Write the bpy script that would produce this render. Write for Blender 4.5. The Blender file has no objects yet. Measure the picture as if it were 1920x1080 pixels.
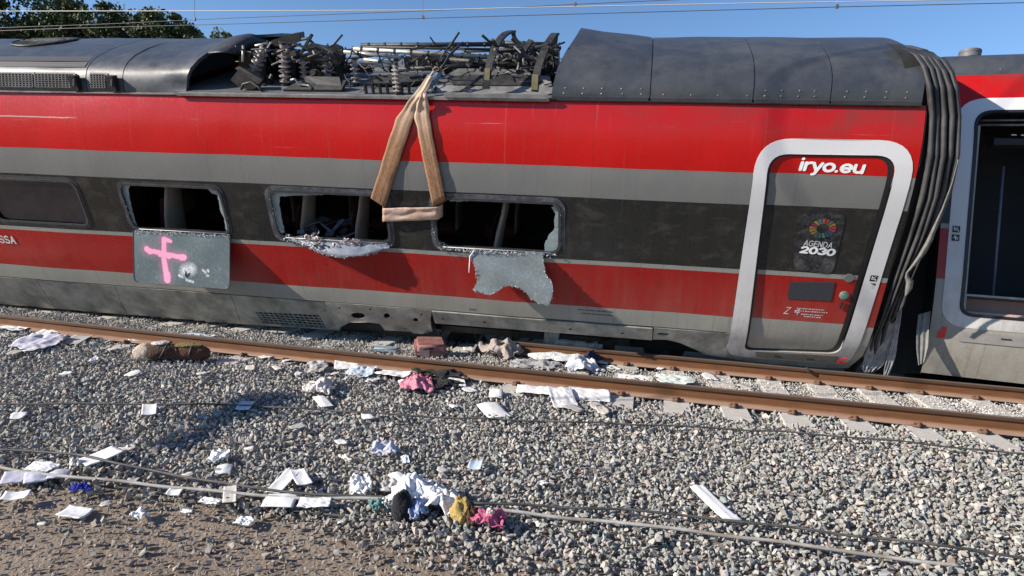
import bpy, bmesh, math, random
import numpy as np
from mathutils import Matrix, Vector, noise
from mathutils.geometry import delaunay_2d_cdt
random.seed(7)
rng = np.random.default_rng(11)
S = bpy.context.scene
COL = S.collection
# ------------------------------------------------------------------ camera, light, exposure
RC = np.array([[0.9743268768122303, -0.07154909355659075, 0.21346630725375657],
               [0.21975283647160643, 0.09609691685708056, -0.9708110389943281],
               [0.048947195874824, 0.9927971141083124, 0.10935292512867703]])
CAM = np.array([0.0, -7.271, 1.751])
FPX = 1200.9
cd = bpy.data.cameras.new('camera')
cd.sensor_width = 36.0
cd.lens = 36.0 * FPX / 1920
cd.clip_start = 0.05
cd.clip_end = 900
cam = bpy.data.objects.new('camera', cd)
COL.objects.link(cam)
mw = Matrix.Identity(4)
for i in range(3):
    for j in range(3):
        mw[i][j] = RC[i][j]
    mw[i][3] = CAM[i]
cam.matrix_world = mw
S.camera = cam

SUN_AZ = math.radians(63)     # the light travels towards +X, a little towards +Y
SUN_EL = math.radians(25)
world = bpy.data.worlds.new('World')
S.world = world
world.use_nodes = True
wn = world.node_tree
bg = wn.nodes['Background']
sky = wn.nodes.new('ShaderNodeTexSky')
sky.sky_type = 'NISHITA'
sky.sun_disc = False
sky.sun_elevation = SUN_EL
sky.sun_rotation = math.radians(180) + SUN_AZ
sky.altitude = 900
sky.air_density = 1.0
sky.dust_density = 0.0
sky.ozone_density = 5.0
wn.links.new(sky.outputs[0], bg.inputs[0])
bg.inputs[1].default_value = 0.100
sl = bpy.data.lights.new('sun', 'SUN')
sl.energy = 5.0
sl.angle = math.radians(0.5)
sl.color = (1.0, 0.91, 0.79)
sun = bpy.data.objects.new('sun', sl)
COL.objects.link(sun)
ldir = Vector((math.cos(SUN_EL) * math.sin(SUN_AZ), math.cos(SUN_EL) * math.cos(SUN_AZ), -math.sin(SUN_EL)))
sun.rotation_euler = ldir.to_track_quat('-Z', 'Y').to_euler()
S.view_settings.view_transform = 'Standard'
S.view_settings.look = 'None'
S.view_settings.exposure = 0.72
S.view_settings.gamma = 1.0
S.view_settings.use_curve_mapping = False
S.render.engine = 'CYCLES'

# ------------------------------------------------------------------ geometry helpers
def ray(px, py):
    d = RC @ np.array([px - 960.0, 540.0 - py, -FPX])
    return d / np.linalg.norm(d)
def hit_z(px, py, z):
    d = ray(px, py)
    return CAM + d * ((z - CAM[2]) / d[2])
def hit_y(px, py, y):
    d = ray(px, py)
    return CAM + d * ((y - CAM[1]) / d[1])
def frame(yaw, lean, o):
    ax = np.array([math.cos(yaw), math.sin(yaw), 0.0])
    l = math.radians(lean)
    up = np.array([0, -math.sin(l), math.cos(l)])
    up = up - ax * (up @ ax)
    up /= np.linalg.norm(up)
    return np.array(o, float), np.array([ax, np.cross(up, ax), up])
O1 = np.array([2.5, 1.45, 0.15])
F1 = frame(0.0348, 23.3, O1)
F1 = (O1 - F1[1][0] * (O1 @ F1[1][0]), F1[1])
F2 = frame(math.radians(-8), -8, (3.6, 1.431, 0.744))
def w2b(F, P):
    return F[1] @ (np.array(P) - F[0])
def b2w(F, p):
    return F[0] + F[1].T @ np.array(p, float)
def on_y(F, px, py, y=0.0):
    """point of the local plane y seen at a pixel of the survey photograph, in body coordinates"""
    n = F[1][1]; P0 = F[0] + n * y; d = ray(px, py)
    t = ((P0 - CAM) @ n) / (d @ n)
    return tuple(w2b(F, CAM + d * t))
def on_h(F, px, py, h):
    n = F[1][2]; P0 = F[0] + n * h; d = ray(px, py)
    t = ((P0 - CAM) @ n) / (d @ n)
    return tuple(w2b(F, CAM + d * t))
PROF1 = [(-.72, 1.1), (-.6, .75), (-.5, .42), (-.42, .235), (-.15, .143), (0, .098), (.26, .02), (.5, 0), (2.05, 0), (2.3, .015), (2.55, .06), (2.8, .13), (3.0, .215), (3.14, .29), (3.3, .33)]
PROF2 = [(-.7, .37), (-.4, .2), (-.2, .12), (0, .07)] + [p for p in PROF1 if p[0] > .2]
def prof(P):
    hs = [a for a, b in P]; ys = [b for a, b in P]
    return lambda h: float(np.interp(h, hs, ys))
wy1 = prof(PROF1); wy2 = prof(PROF2)
def on_wall(F, wy, px, py, off=0.0):
    lo = None
    h = 1.0
    for _ in range(40):
        s, _, h2 = on_y(F, px, py, wy(h) - off)
        h = h * .3 + h2 * .7
    return s, h

def tag(o, label=None, cat=None, group=None, kind=None):
    if label: o['label'] = label
    if cat: o['category'] = cat
    if group: o['group'] = group
    if kind: o['kind'] = kind
    return o
def empty(name, label, cat, loc=(0, 0, 0), group=None, mat=None):
    o = bpy.data.objects.new(name, None)
    o.empty_display_size = .2
    COL.objects.link(o)
    if mat is not None: o.matrix_world = mat
    else: o.location = loc
    return tag(o, label, cat, group)
def fmat(F):
    m = Matrix.Identity(4)
    for i in range(3):
        for j in range(3):
            m[j][i] = F[1][i][j]
        m[i][3] = F[0][i]
    return m
def link(name, verts, faces, mat, parent=None, smooth=False, mats=None, fm=None, auto=None):
    me = bpy.data.meshes.new(name)
    me.from_pydata([tuple(map(float, v)) for v in verts], [], faces)
    if mats:
        for m in mats: me.materials.append(m)
        for p, i in zip(me.polygons, fm): p.material_index = i
    else:
        me.materials.append(mat)
    if smooth:
        for p in me.polygons: p.use_smooth = True
        if auto:
            try: me.set_sharp_from_angle(angle=math.radians(auto))
            except Exception: pass
    me.update()
    o = bpy.data.objects.new(name, me)
    COL.objects.link(o)
    if parent: o.parent = parent
    return o
class MB:
    def __init__(s): s.v = []; s.f = []
    def add(s, vs, fs):
        b = len(s.v); s.v += [tuple(v) for v in vs]; s.f += [tuple(i + b for i in f) for f in fs]; return s
    def box(s, a, b):
        (x0, y0, z0), (x1, y1, z1) = a, b
        return s.add([(x0, y0, z0), (x1, y0, z0), (x1, y1, z0), (x0, y1, z0), (x0, y0, z1), (x1, y0, z1), (x1, y1, z1), (x0, y1, z1)],
                     [(0, 3, 2, 1), (4, 5, 6, 7), (0, 1, 5, 4), (1, 2, 6, 5), (2, 3, 7, 6), (3, 0, 4, 7)])
    def beam(s, a, b, w, t, up=(0, 0, 1)):
        a = Vector(a); b = Vector(b); d = (b - a)
        if d.length < 1e-6: return s
        dn = d.normalized(); u = Vector(up)
        sx = dn.cross(u)
        if sx.length < 1e-3: sx = dn.cross(Vector((1, 0, 0)))
        sx.normalize(); uu = sx.cross(dn)
        vs = []
        for p in (a, b):
            for i, j in ((-1, -1), (1, -1), (1, 1), (-1, 1)):
                vs.append(p + sx * (i * w / 2) + uu * (j * t / 2))
        return s.add(vs, [(0, 1, 2, 3), (7, 6, 5, 4), (0, 4, 5, 1), (1, 5, 6, 2), (2, 6, 7, 3), (3, 7, 4, 0)])
    def tube(s, pts, r, n=8, cap=True):
        pts = [Vector(p) for p in pts]
        rs = r if isinstance(r, (list, tuple)) else [r] * len(pts)
        vs = []; prev = None
        for i, p in enumerate(pts):
            d = (pts[min(i + 1, len(pts) - 1)] - pts[max(i - 1, 0)])
            d = d.normalized() if d.length > 1e-9 else Vector((0, 0, 1))
            if prev is None:
                a = d.cross(Vector((0, 0, 1)))
                if a.length < 1e-2: a = d.cross(Vector((1, 0, 0)))
            else:
                a = prev - d * prev.dot(d)
            a.normalize(); prev = a; b = d.cross(a)
            for k in range(n):
                t = 2 * math.pi * k / n
                vs.append(p + (a * math.cos(t) + b * math.sin(t)) * rs[i])
        fs = []
        for i in range(len(pts) - 1):
            for k in range(n):
                fs.append((i * n + k, i * n + (k + 1) % n, (i + 1) * n + (k + 1) % n, (i + 1) * n + k))
        if cap:
            fs.append(tuple(range(n - 1, -1, -1))); fs.append(tuple((len(pts) - 1) * n + k for k in range(n)))
        return s.add(vs, fs)
    def lathe(s, base, axis, prof_, n=16):
        """prof_: (distance along axis, radius)"""
        base = Vector(base); ax = Vector(axis).normalized()
        return s.tube_r([base + ax * z for z, r in prof_], [r for z, r in prof_], ax, n)
    def tube_r(s, pts, rs, ax, n):
        a = ax.cross(Vector((0, 1, 0)))
        if a.length < .05: a = ax.cross(Vector((1, 0, 0)))
        a.normalize(); b = ax.cross(a); vs = []
        for p, r in zip(pts, rs):
            for k in range(n):
                t = 2 * math.pi * k / n
                vs.append(p + (a * math.cos(t) + b * math.sin(t)) * r)
        fs = [(i * n + k, i * n + (k + 1) % n, (i + 1) * n + (k + 1) % n, (i + 1) * n + k) for i in range(len(pts) - 1) for k in range(n)]
        fs.append(tuple(range(n - 1, -1, -1))); fs.append(tuple((len(pts) - 1) * n + k for k in range(n)))
        return s.add(vs, fs)
    def build(s, name, mat, parent=None, smooth=False, auto=None):
        return link(name, s.v, s.f, mat, parent, smooth, auto=auto)
def grid(rows, closed=False):
    nr = len(rows); nc = len(rows[0]); vs = [p for r in rows for p in r]; fs = []
    for i in range(nr - 1):
        for j in range(nc - 1):
            fs.append((i * nc + j, i * nc + j + 1, (i + 1) * nc + j + 1, (i + 1) * nc + j))
        if closed: fs.append((i * nc + nc - 1, i * nc, (i + 1) * nc, (i + 1) * nc + nc - 1))
    return vs, fs
def inpoly(x, y, P):
    c = False; n = len(P); j = n - 1
    for i in range(n):
        xi, yi = P[i]; xj, yj = P[j]
        if (yi > y) != (yj > y) and x < (xj - xi) * (y - yi) / (yj - yi) + xi: c = not c
        j = i
    return c
def rounded(corners, r, n=6):
    out = []; m = len(corners)
    for i in range(m):
        p0 = Vector(corners[i - 1]); p = Vector(corners[i]); p1 = Vector(corners[(i + 1) % m])
        rr = r[i] if isinstance(r, (list, tuple)) else r
        a = (p0 - p).normalized(); b = (p1 - p).normalized()
        if rr <= 0: out.append(tuple(p)); continue
        A = p + a * rr; B = p + b * rr
        for k in range(n + 1):
            t = k / n
            q = A * (1 - t) ** 2 + p * 2 * t * (1 - t) + B * t * t
            out.append((q.x, q.y))
    return out
def rect(s0, s1, h0, h1): return [(s0, h0), (s1, h0), (s1, h1), (s0, h1)]
def cdt(outer, holes=(), step=.3, hstep=.12, extra=True):
    pts = []; edges = []
    for L in [outer] + list(holes):
        b = len(pts); n = len(L)
        M = []
        for i in range(n):
            a = L[i]; c = L[(i + 1) % n]
            d = math.hypot(a[0] - c[0], a[1] - c[1]); k = max(1, int(d / step), int(abs(a[1] - c[1]) / hstep))
            for q in range(k): M.append((a[0] + (c[0] - a[0]) * q / k, a[1] + (c[1] - a[1]) * q / k))
        pts += M
        edges += [(b + i, b + (i + 1) % len(M)) for i in range(len(M))]
    xs = [p[0] for p in outer]; ys = [p[1] for p in outer]
    if extra:
        x = min(xs) + step * .5
        while x < max(xs):
            y = min(ys) + hstep * .5
            while y < max(ys):
                q = (x + .013 * math.sin(y * 57), y + .009 * math.sin(x * 71))
                if inpoly(q[0], q[1], outer) and not any(inpoly(q[0], q[1], h) for h in holes): pts.append(q)
                y += hstep
            x += step
    v, e, f, *_ = delaunay_2d_cdt([Vector(p) for p in pts], edges, [], 0, 1e-5)
    out = []
    for t in f:
        cx = sum(v[i].x for i in t) / len(t); cy = sum(v[i].y for i in t) / len(t)
        if inpoly(cx, cy, outer) and not any(inpoly(cx, cy, h) for h in holes): out.append(tuple(t))
    return [(p.x, p.y) for p in v], out
def sheet(name, outer, holes, wy, mat, parent, off=0.0, step=.3, hstep=.12, depth=0.0, smooth=True, disp=None, hole_depth=None):
    """a skin lying on the body profile; off = proud of it, depth = returns round all edges going inwards"""
    v, f = cdt(outer, holes, step, hstep)
    def m(p, d=0):
        y = wy(p[1]) - off + d
        if disp: y += disp(p[0], p[1])
        return (p[0], y, p[1])
    vs = [m(p) for p in v]; fs = []
    for t in f:
        a, b, c = [Vector((v[i][0], v[i][1], 0)) for i in t[:3]]
        fs.append(t if (b - a).cross(c - a).z > 0 else tuple(reversed(t)))
    n0 = len(vs)
    loops = [(outer, depth)] + [(h, hole_depth if hole_depth is not None else depth) for h in holes]
    for L, dp in loops:
        if dp <= 0: continue
        b = len(vs); n = len(L)
        for p in L: vs.append(m(p)); vs.append(m(p, dp))
        for i in range(n):
            j = (i + 1) % n
            fs.append((b + 2 * i, b + 2 * i + 1, b + 2 * j + 1, b + 2 * j))
    o = link(name, vs, fs, mat, parent, smooth)
    if smooth:
        try: o.data.set_sharp_from_angle(angle=math.radians(35))
        except Exception: pass
    return o
def loop_ring(outer, inner): return outer, [inner]

# ------------------------------------------------------------------ material helpers
MATS = {}
class NT:
    def __init__(s, name):
        s.m = bpy.data.materials.new(name); s.m.use_nodes = True; s.t = s.m.node_tree
        s.b = s.t.nodes['Principled BSDF']; s.out = s.t.nodes['Material Output']
    def n(s, typ, **kw):
        o = s.t.nodes.new(typ)
        for k, v in kw.items(): setattr(o, k, v)
        return o
    def set(s, sock, v):
        if isinstance(v, bpy.types.NodeSocket): s.t.links.new(v, sock)
        else: sock.default_value = v
    def coord(s, kind='Object'): return s.n('ShaderNodeTexCoord').outputs[kind]
    def mapping(s, vec, scale=(1, 1, 1), loc=(0, 0, 0), rot=(0, 0, 0)):
        m = s.n('ShaderNodeMapping'); s.set(m.inputs[0], vec); m.inputs['Scale'].default_value = scale
        m.inputs['Location'].default_value = loc; m.inputs['Rotation'].default_value = rot; return m.outputs[0]
    def noise(s, vec, scale, detail=4, rough=.6, dist=0):
        o = s.n('ShaderNodeTexNoise'); s.set(o.inputs['Vector'], vec); o.inputs['Scale'].default_value = scale
        o.inputs['Detail'].default_value = detail; o.inputs['Roughness'].default_value = rough; o.inputs['Distortion'].default_value = dist
        return o.outputs[0]
    def voro(s, vec, scale, feature='F1', out=0):
        o = s.n('ShaderNodeTexVoronoi', feature=feature); s.set(o.inputs['Vector'], vec); o.inputs['Scale'].default_value = scale
        return o.outputs[out]
    def math(s, op, a, b=0.0, c=None, clamp=False):
        o = s.n('ShaderNodeMath', operation=op, use_clamp=clamp); s.set(o.inputs[0], a)
        s.set(o.inputs[1], b)
        if c is not None: s.set(o.inputs[2], c)
        return o.outputs[0]
    def ramp(s, fac, stops, interp='LINEAR'):
        o = s.n('ShaderNodeValToRGB'); s.set(o.inputs[0], fac); cr = o.color_ramp; cr.interpolation = interp
        while len(cr.elements) < len(stops): cr.elements.new(0.5)
        for e, (p, c) in zip(cr.elements, stops):
            e.position = p; e.color = (c[0], c[1], c[2], 1) if isinstance(c, (tuple, list)) else (c, c, c, 1)
        return o.outputs[0]
    def mr(s, v, a, b, c=0.0, d=1.0):
        o = s.n('ShaderNodeMapRange'); s.set(o.inputs[0], v)
        for i, x in enumerate((a, b, c, d)): o.inputs[i + 1].default_value = x
        return o.outputs[0]
    def mix(s, fac, a, b, mode='MIX'):
        o = s.n('ShaderNodeMix', data_type='RGBA', blend_type=mode); s.set(o.inputs[0], fac)
        for k, v in ((6, a), (7, b)):
            s.set(o.inputs[k], (*v, 1) if isinstance(v, (tuple, list)) else v)
        return o.outputs[2]
    def sep(s, vec):
        o = s.n('ShaderNodeSeparateXYZ'); s.set(o.inputs[0], vec); return o.outputs
    def bump(s, h, dist=.01, strength=1.0):
        o = s.n('ShaderNodeBump'); s.set(o.inputs['Height'], h); o.inputs['Distance'].default_value = dist
        o.inputs['Strength'].default_value = strength; s.set(s.b.inputs['Normal'], o.outputs[0]); return o
    def fin(s, col=None, rough=None, metal=None, spec=None):
        if col is not None: s.set(s.b.inputs['Base Color'], (*col, 1) if isinstance(col, (tuple, list)) else col)
        if rough is not None: s.set(s.b.inputs['Roughness'], rough)
        if metal is not None: s.b.inputs['Metallic'].default_value = metal
        if spec is not None: s.b.inputs['Specular IOR Level'].default_value = spec
        return s.m
def simple(name, col, rough=.6, metal=0.0, var=.25, scale=14, bump=.0, spec=.5, dirt=None):
    """a plain material with mottling and fine relief"""
    k = NT(name); c = k.coord('Object')
    n1 = k.noise(c, scale, 5, .65)
    lo = tuple(x * (1 - var) for x in col); hi = tuple(min(1, x * (1 + var)) for x in col)
    cc = k.ramp(n1, [(.3, lo), (.7, hi)])
    if dirt:
        n2 = k.noise(c, scale * .35, 6, .7)
        cc = k.mix(k.mr(n2, .45, .65, 0, dirt[1]), cc, dirt[0])
    if bump: k.bump(k.noise(c, scale * 4, 4, .6), bump)
    return k.fin(cc, k.mr(n1, .3, .7, max(.05, rough - .1), min(1, rough + .1)), metal, spec)
# ------------------------------------------------------------------ materials
def body_paint(name, off=0.0):
    k = NT(name); c = k.coord('Object'); x, y, z = k.sep(c)
    wob = k.math('MULTIPLY', k.math('SUBTRACT', k.noise(c, 3, 2), .5), .006)
    zz = k.math('ADD', z, wob)
    t = k.mr(zz, -1, 4, 0, 1)
    P = lambda h: (h + 1) / 5
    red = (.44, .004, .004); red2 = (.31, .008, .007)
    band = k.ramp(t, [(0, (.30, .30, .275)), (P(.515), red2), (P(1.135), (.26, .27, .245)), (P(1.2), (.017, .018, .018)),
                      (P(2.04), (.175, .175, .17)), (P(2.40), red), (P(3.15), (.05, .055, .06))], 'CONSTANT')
    # faint vertical joints between the welded side panels
    jx = k.math('ABSOLUTE', k.math('SUBTRACT', k.math('FRACT', k.math('MULTIPLY', k.math('ADD', x, 20.33), 1 / 2.3)), .5))
    band = k.mix(k.math('MULTIPLY', k.mr(jx, .0012, .0025, 1, 0), .25), band, (.03, .01, .01))
    # road dust: heavy at the skirt, thin above the windows, in streaks that run down
    big = k.noise(c, 1.3, 6, .65)
    streak = k.noise(k.mapping(c, (9, 9, .7)), 1.0, 5, .65)
    fine = k.noise(c, 26, 5, .7)
    low = k.math('ADD', k.mr(z, -.3, 1.3, 1, .035), k.math('MULTIPLY', k.mr(z, 1.2, 1.3, 0, .07), k.mr(z, 1.95, 2.1, 1, 0)))
    dust = k.math('MULTIPLY', low, k.math('ADD', k.mr(big, .3, .7, .12, .62), k.mr(streak, .42, .68, 0, .42)), clamp=True)
    dust = k.math('MULTIPLY', dust, k.mr(fine, .3, .65, .55, 1.1), clamp=True)
    dust = k.math('MULTIPLY', dust, k.mr(x, -9, 2, .5, 1.05))  # dust thinned leftwards to imitate the light falling off along the side
    col = k.mix(k.math('MULTIPLY', dust, k.mr(z, .4, .6, 1, .75)), band, (.20, .165, .13))
    # spatter of light mud specks
    sp = k.voro(c, 62, 'F1', 0); spn = k.noise(c, 4, 3, .6)
    spk = k.math('MULTIPLY', k.mr(sp, .10, .22, 1, 0), k.math('MULTIPLY', k.mr(spn, .5, .66, 0, .7), k.mr(z, .3, 1.5, 1, .05)), clamp=True)
    col = k.mix(spk, col, (.38, .35, .31))
    # soot and grease under the roof edge near the coupling end
    so = k.math('MULTIPLY', k.mr(z, 2.72, 3.12, 0, .85), k.mr(k.noise(k.mapping(c, (1.6, 1, 3.2)), 1.5, 6, .7), .38, .62, 0, 1), clamp=True)
    so = k.math('MULTIPLY', so, k.mr(x, -1.5, 1.6, .12, .8))
    col = k.mix(so, col, (.075, .05, .04))
    # hairline scratches
    sc = k.noise(k.mapping(c, (.8, 1, 60), rot=(0, .06, 0)), 1.2, 3, .5)
    scr = k.math('MULTIPLY', k.mr(sc, .70, .72, 0, .35), k.mr(big, .5, .6, 0, 1))
    col = k.mix(scr, col, (.4, .36, .34))
    # smudges and hand marks on the dark window band
    sm = k.math('MULTIPLY', k.math('MULTIPLY', k.mr(z, 1.18, 1.22, 0, 1), k.mr(z, 2.02, 2.06, 1, 0)), k.mr(k.noise(k.mapping(c, (1, 1, 1.6)), 3.2, 7, .72, .6), .50, .66, 0, .5))
    col = k.mix(sm, col, (.075, .07, .06))
    # drips
    dr = k.noise(k.mapping(c, (22, 1, .55)), 1.0, 3, .6)
    col = k.mix(k.math('MULTIPLY', k.mr(dr, .60, .70, 0, .38), k.mr(z, .2, 2.9, 1, .25)), col, (.09, .075, .065))
    pd = k.noise(k.mapping(c, (14, 1, .35), loc=(3, 0, 0)), 1.0, 2, .5)
    col = k.mix(k.math('MULTIPLY', k.mr(pd, .66, .70, 0, .07), k.mr(z, 1.8, 2.3, 0, 1)), col, (.45, .36, .34))
    # one long scrape high on the red at the left
    scp = k.math('MULTIPLY', k.mr(k.math('ABSOLUTE', k.math('SUBTRACT', k.math('ADD', z, k.math('MULTIPLY', k.noise(c, 2, 2), .03)), 2.845)), .004, .010, 1, 0), k.math('MULTIPLY', k.mr(x, -7.95, -7.75, 1, 0), k.mr(fine, .3, .5, .3, .9)))
    col = k.mix(scp, col, (.55, .38, .36))
    rough = k.math('ADD', k.mr(dust, 0, .6, .24, .75), k.mr(fine, .3, .7, -.03, .05))
    k.bump(k.math('ADD', k.math('MULTIPLY', k.noise(c, .9, 2), 6.0), k.math('MULTIPLY', fine, .12)), .004, .8)
    k.b.inputs['Coat Weight'].default_value = .06; k.b.inputs['Coat Roughness'].default_value = .25
    return k.fin(col, rough, 0, .33)
def dusty(name, col, rough=.35, top=(.23, .205, .175), lo=-.3, hi=1.3, amt=.75, base=.1):
    """a painted surface that is cleaner at the top and caked in dust towards the track"""
    k = NT(name); c = k.coord('Object'); x, y, z = k.sep(c)
    big = k.noise(c, 2.2, 6, .68); st = k.noise(k.mapping(c, (10, 10, .8)), 1, 5, .6)
    d = k.math('MULTIPLY', k.mr(z, lo, hi, amt, base), k.math('ADD', k.mr(big, .3, .7, .3, 1.1), k.mr(st, .45, .7, 0, .4)), clamp=True)
    colr = k.mix(d, col, top)
    f = k.noise(c, 40, 4, .7)
    colr = k.mix(k.mr(f, .62, .72, 0, .25), colr, (.12, .11, .1))
    k.bump(f, .0015, .6)
    return k.fin(colr, k.mr(d, 0, .7, rough, .85))
M = {}
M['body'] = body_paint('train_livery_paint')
M['ring'] = dusty('white_door_surround_paint', (.66, .655, .665), .3, top=(.22, .20, .175), amt=.80, lo=-.3, hi=1.5, base=.03)
M['roof'] = simple('dark_grey_roof_skin', (.044, .050, .062), .42, 0, .18, 5, .0008, .5, ((.12, .12, .115), .35))
M['roof_edge'] = simple('grey_roof_channel', (.25, .25, .245), .5, .2, .2, 9, .001, .5, ((.07, .065, .06), .6))
M['deck'] = simple('roof_deck_grey_paint', (.12, .125, .135), .6, 0, .25, 6, .001, .5, ((.07, .065, .06), .7))
M['black'] = simple('black_rubber', (.012, .012, .014), .45, 0, .2, 30, .0005)
M['dark'] = simple('soot_black_metal', (.030, .029, .030), .55, .3, .35, 18, .003, .5, ((.09, .085, .075), .4))
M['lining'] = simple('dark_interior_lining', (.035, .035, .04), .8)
M['under'] = simple('underframe_dirt_and_gap_dark', (.018, .017, .016), .9, 0, .4, 12, .004)
M['steel'] = simple('scuffed_grey_steel', (.32, .31, .29), .45, .6, .3, 14, .002, .5, ((.08, .07, .06), .6))
M['tube'] = simple('pale_pantograph_tube', (.42, .42, .39), .4, .35, .2, 10, .001, .5, ((.16, .14, .12), .5))
M['insul'] = simple('brown_grey_insulator', (.30, .27, .26), .38, 0, .25, 10, 0, .6, ((.07, .06, .06), .6))
M['skirt'] = simple('dusty_grey_skirt_paint', (.32, .315, .285), .62, 0, .25, 6, .0025, .4, ((.10, .095, .085), .7))
M['frame'] = simple('grey_window_sealant', (.045, .05, .06), .5, 0, .3, 14, .004, .5, ((.20, .21, .235), .55))
M['frame2'] = simple('dark_window_sealant', (.022, .023, .028), .45, 0, .3, 20, .003, .5, ((.10, .10, .12), .5))
M['gasket'] = simple('window_gasket', (.045, .047, .052), .4, 0, .25, 20, .001)
M['seat'] = simple('beige_seat_shell', (.26, .24, .22), .7, 0, .15, 8)
M['seatcloth'] = simple('maroon_seat_cloth', (.09, .025, .03), .9)
M['rail'] = None
def rail_mat():
    k = NT('rusty_rail_steel'); c = k.coord('Object'); g = k.n('ShaderNodeNewGeometry'); nx, ny, nz = k.sep(g.outputs['Normal']); x, y, z = k.sep(c)
    n = k.noise(k.mapping(c, (1.2, 8, 8)), 3, 6, .7); f = k.noise(c, 60, 5, .7)
    rust = k.ramp(n, [(.25, (.085, .030, .010)), (.55, (.15, .058, .017)), (.8, (.21, .090, .028))])
    rust = k.mix(k.mr(f, .35, .7, 0, .4), rust, (.09, .04, .022))
    foot = k.mr(z, -.135, -.16, 0, 1)
    rust = k.mix(k.math('MULTIPLY', foot, k.mr(n, .3, .6, .4, .9)), rust, (.46, .34, .28))
    rust = k.mix(k.mr(z, -.050, -.040, 0, .75), rust, (.045, .026, .018))
    rust = k.mix(k.math('MULTIPLY', k.mr(z, -.12, -.155, 0, .55), k.mr(n, .3, .6, .4, 1)), rust, (.30, .17, .10))
    topm = k.math('MULTIPLY', k.mr(nz, .8, .95, 0, 1), k.mr(z, -.02, -.008, 0, 1))
    col = k.mix(topm, rust, k.ramp(k.noise(k.mapping(c, (.6, 40, 1)), 2, 4), [(.3, (.11, .085, .07)), (.7, (.21, .17, .145))]))
    k.bump(f, .002, .7)
    return k.fin(col, k.mr(topm, 0, 1, .85, .38), 0, .5)
M['rail'] = rail_mat()
M['concrete'] = simple('pale_sleeper_concrete', (.50, .475, .44), .9, 0, .12, 10, .003, .3, ((.38, .355, .32), .4))
M['clip'] = simple('rusty_rail_clip', (.12, .06, .035), .8, 0, .4, 30, .003)
def glass_dark():
    k = NT('tinted_coach_glass'); c = k.coord('Object')
    n = k.noise(c, 7, 5, .7)
    k.bump(k.noise(c, 11.0, 3, .6), .0022, .6)
    return k.fin(k.ramp(n, [(.35, (.006, .007, .012)), (.75, (.018, .019, .030))]), k.mr(n, .4, .75, .02, .10), 0, .8)
M['glass'] = glass_dark()
def crazed(name, base=(.16, .215, .225), lite=(.55, .62, .64), amt=.35, sc=160):
    k = NT(name); c = k.coord('Object')
    v = k.voro(c, sc, 'DISTANCE_TO_EDGE', 0); n = k.noise(c, 5, 6, .7); f = k.noise(c, 30, 5, .7)
    col = k.mix(k.mr(f, .35, .7, 0, .4), base, tuple(x * .6 for x in base))
    col = k.mix(k.math('MULTIPLY', k.mr(v, 0, .10, 1, 0), k.mr(n, .3, .65, .1, amt)), col, lite)
    col = k.mix(k.mr(k.noise(c, 9, 7, .75), .58, .72, 0, .5), col, lite)
    w1_ = k.voro(k.mapping(c, (1, 1, 1)), 17, 'DISTANCE_TO_EDGE', 0); w2_ = k.voro(c, 46, 'DISTANCE_TO_EDGE', 0)
    col = k.mix(k.math('MULTIPLY', k.mr(w1_, 0, .03, 1, 0), k.mr(n, .35, .6, .1, .55)), col, lite)
    col = k.mix(k.math('MULTIPLY', k.mr(w2_, 0, .05, 1, 0), k.mr(k.noise(c, 3, 3), .42, .62, 0, .55)), col, tuple(x * .8 for x in lite))
    k.bump(v, .002, .8)
    k.b.inputs['Coat Weight'].default_value = .2
    return k, c, col
def finish(t, rough=.35): return t[0].fin(t[2], rough, 0, .6)
M['shard'] = finish(crazed('crazed_laminated_glass', (.24, .31, .33), (.60, .65, .67), .6, 120))
M['pane'] = finish(crazed('hanging_grey_glass', (.13, .155, .165), (.42, .46, .48), .4, 170))
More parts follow.
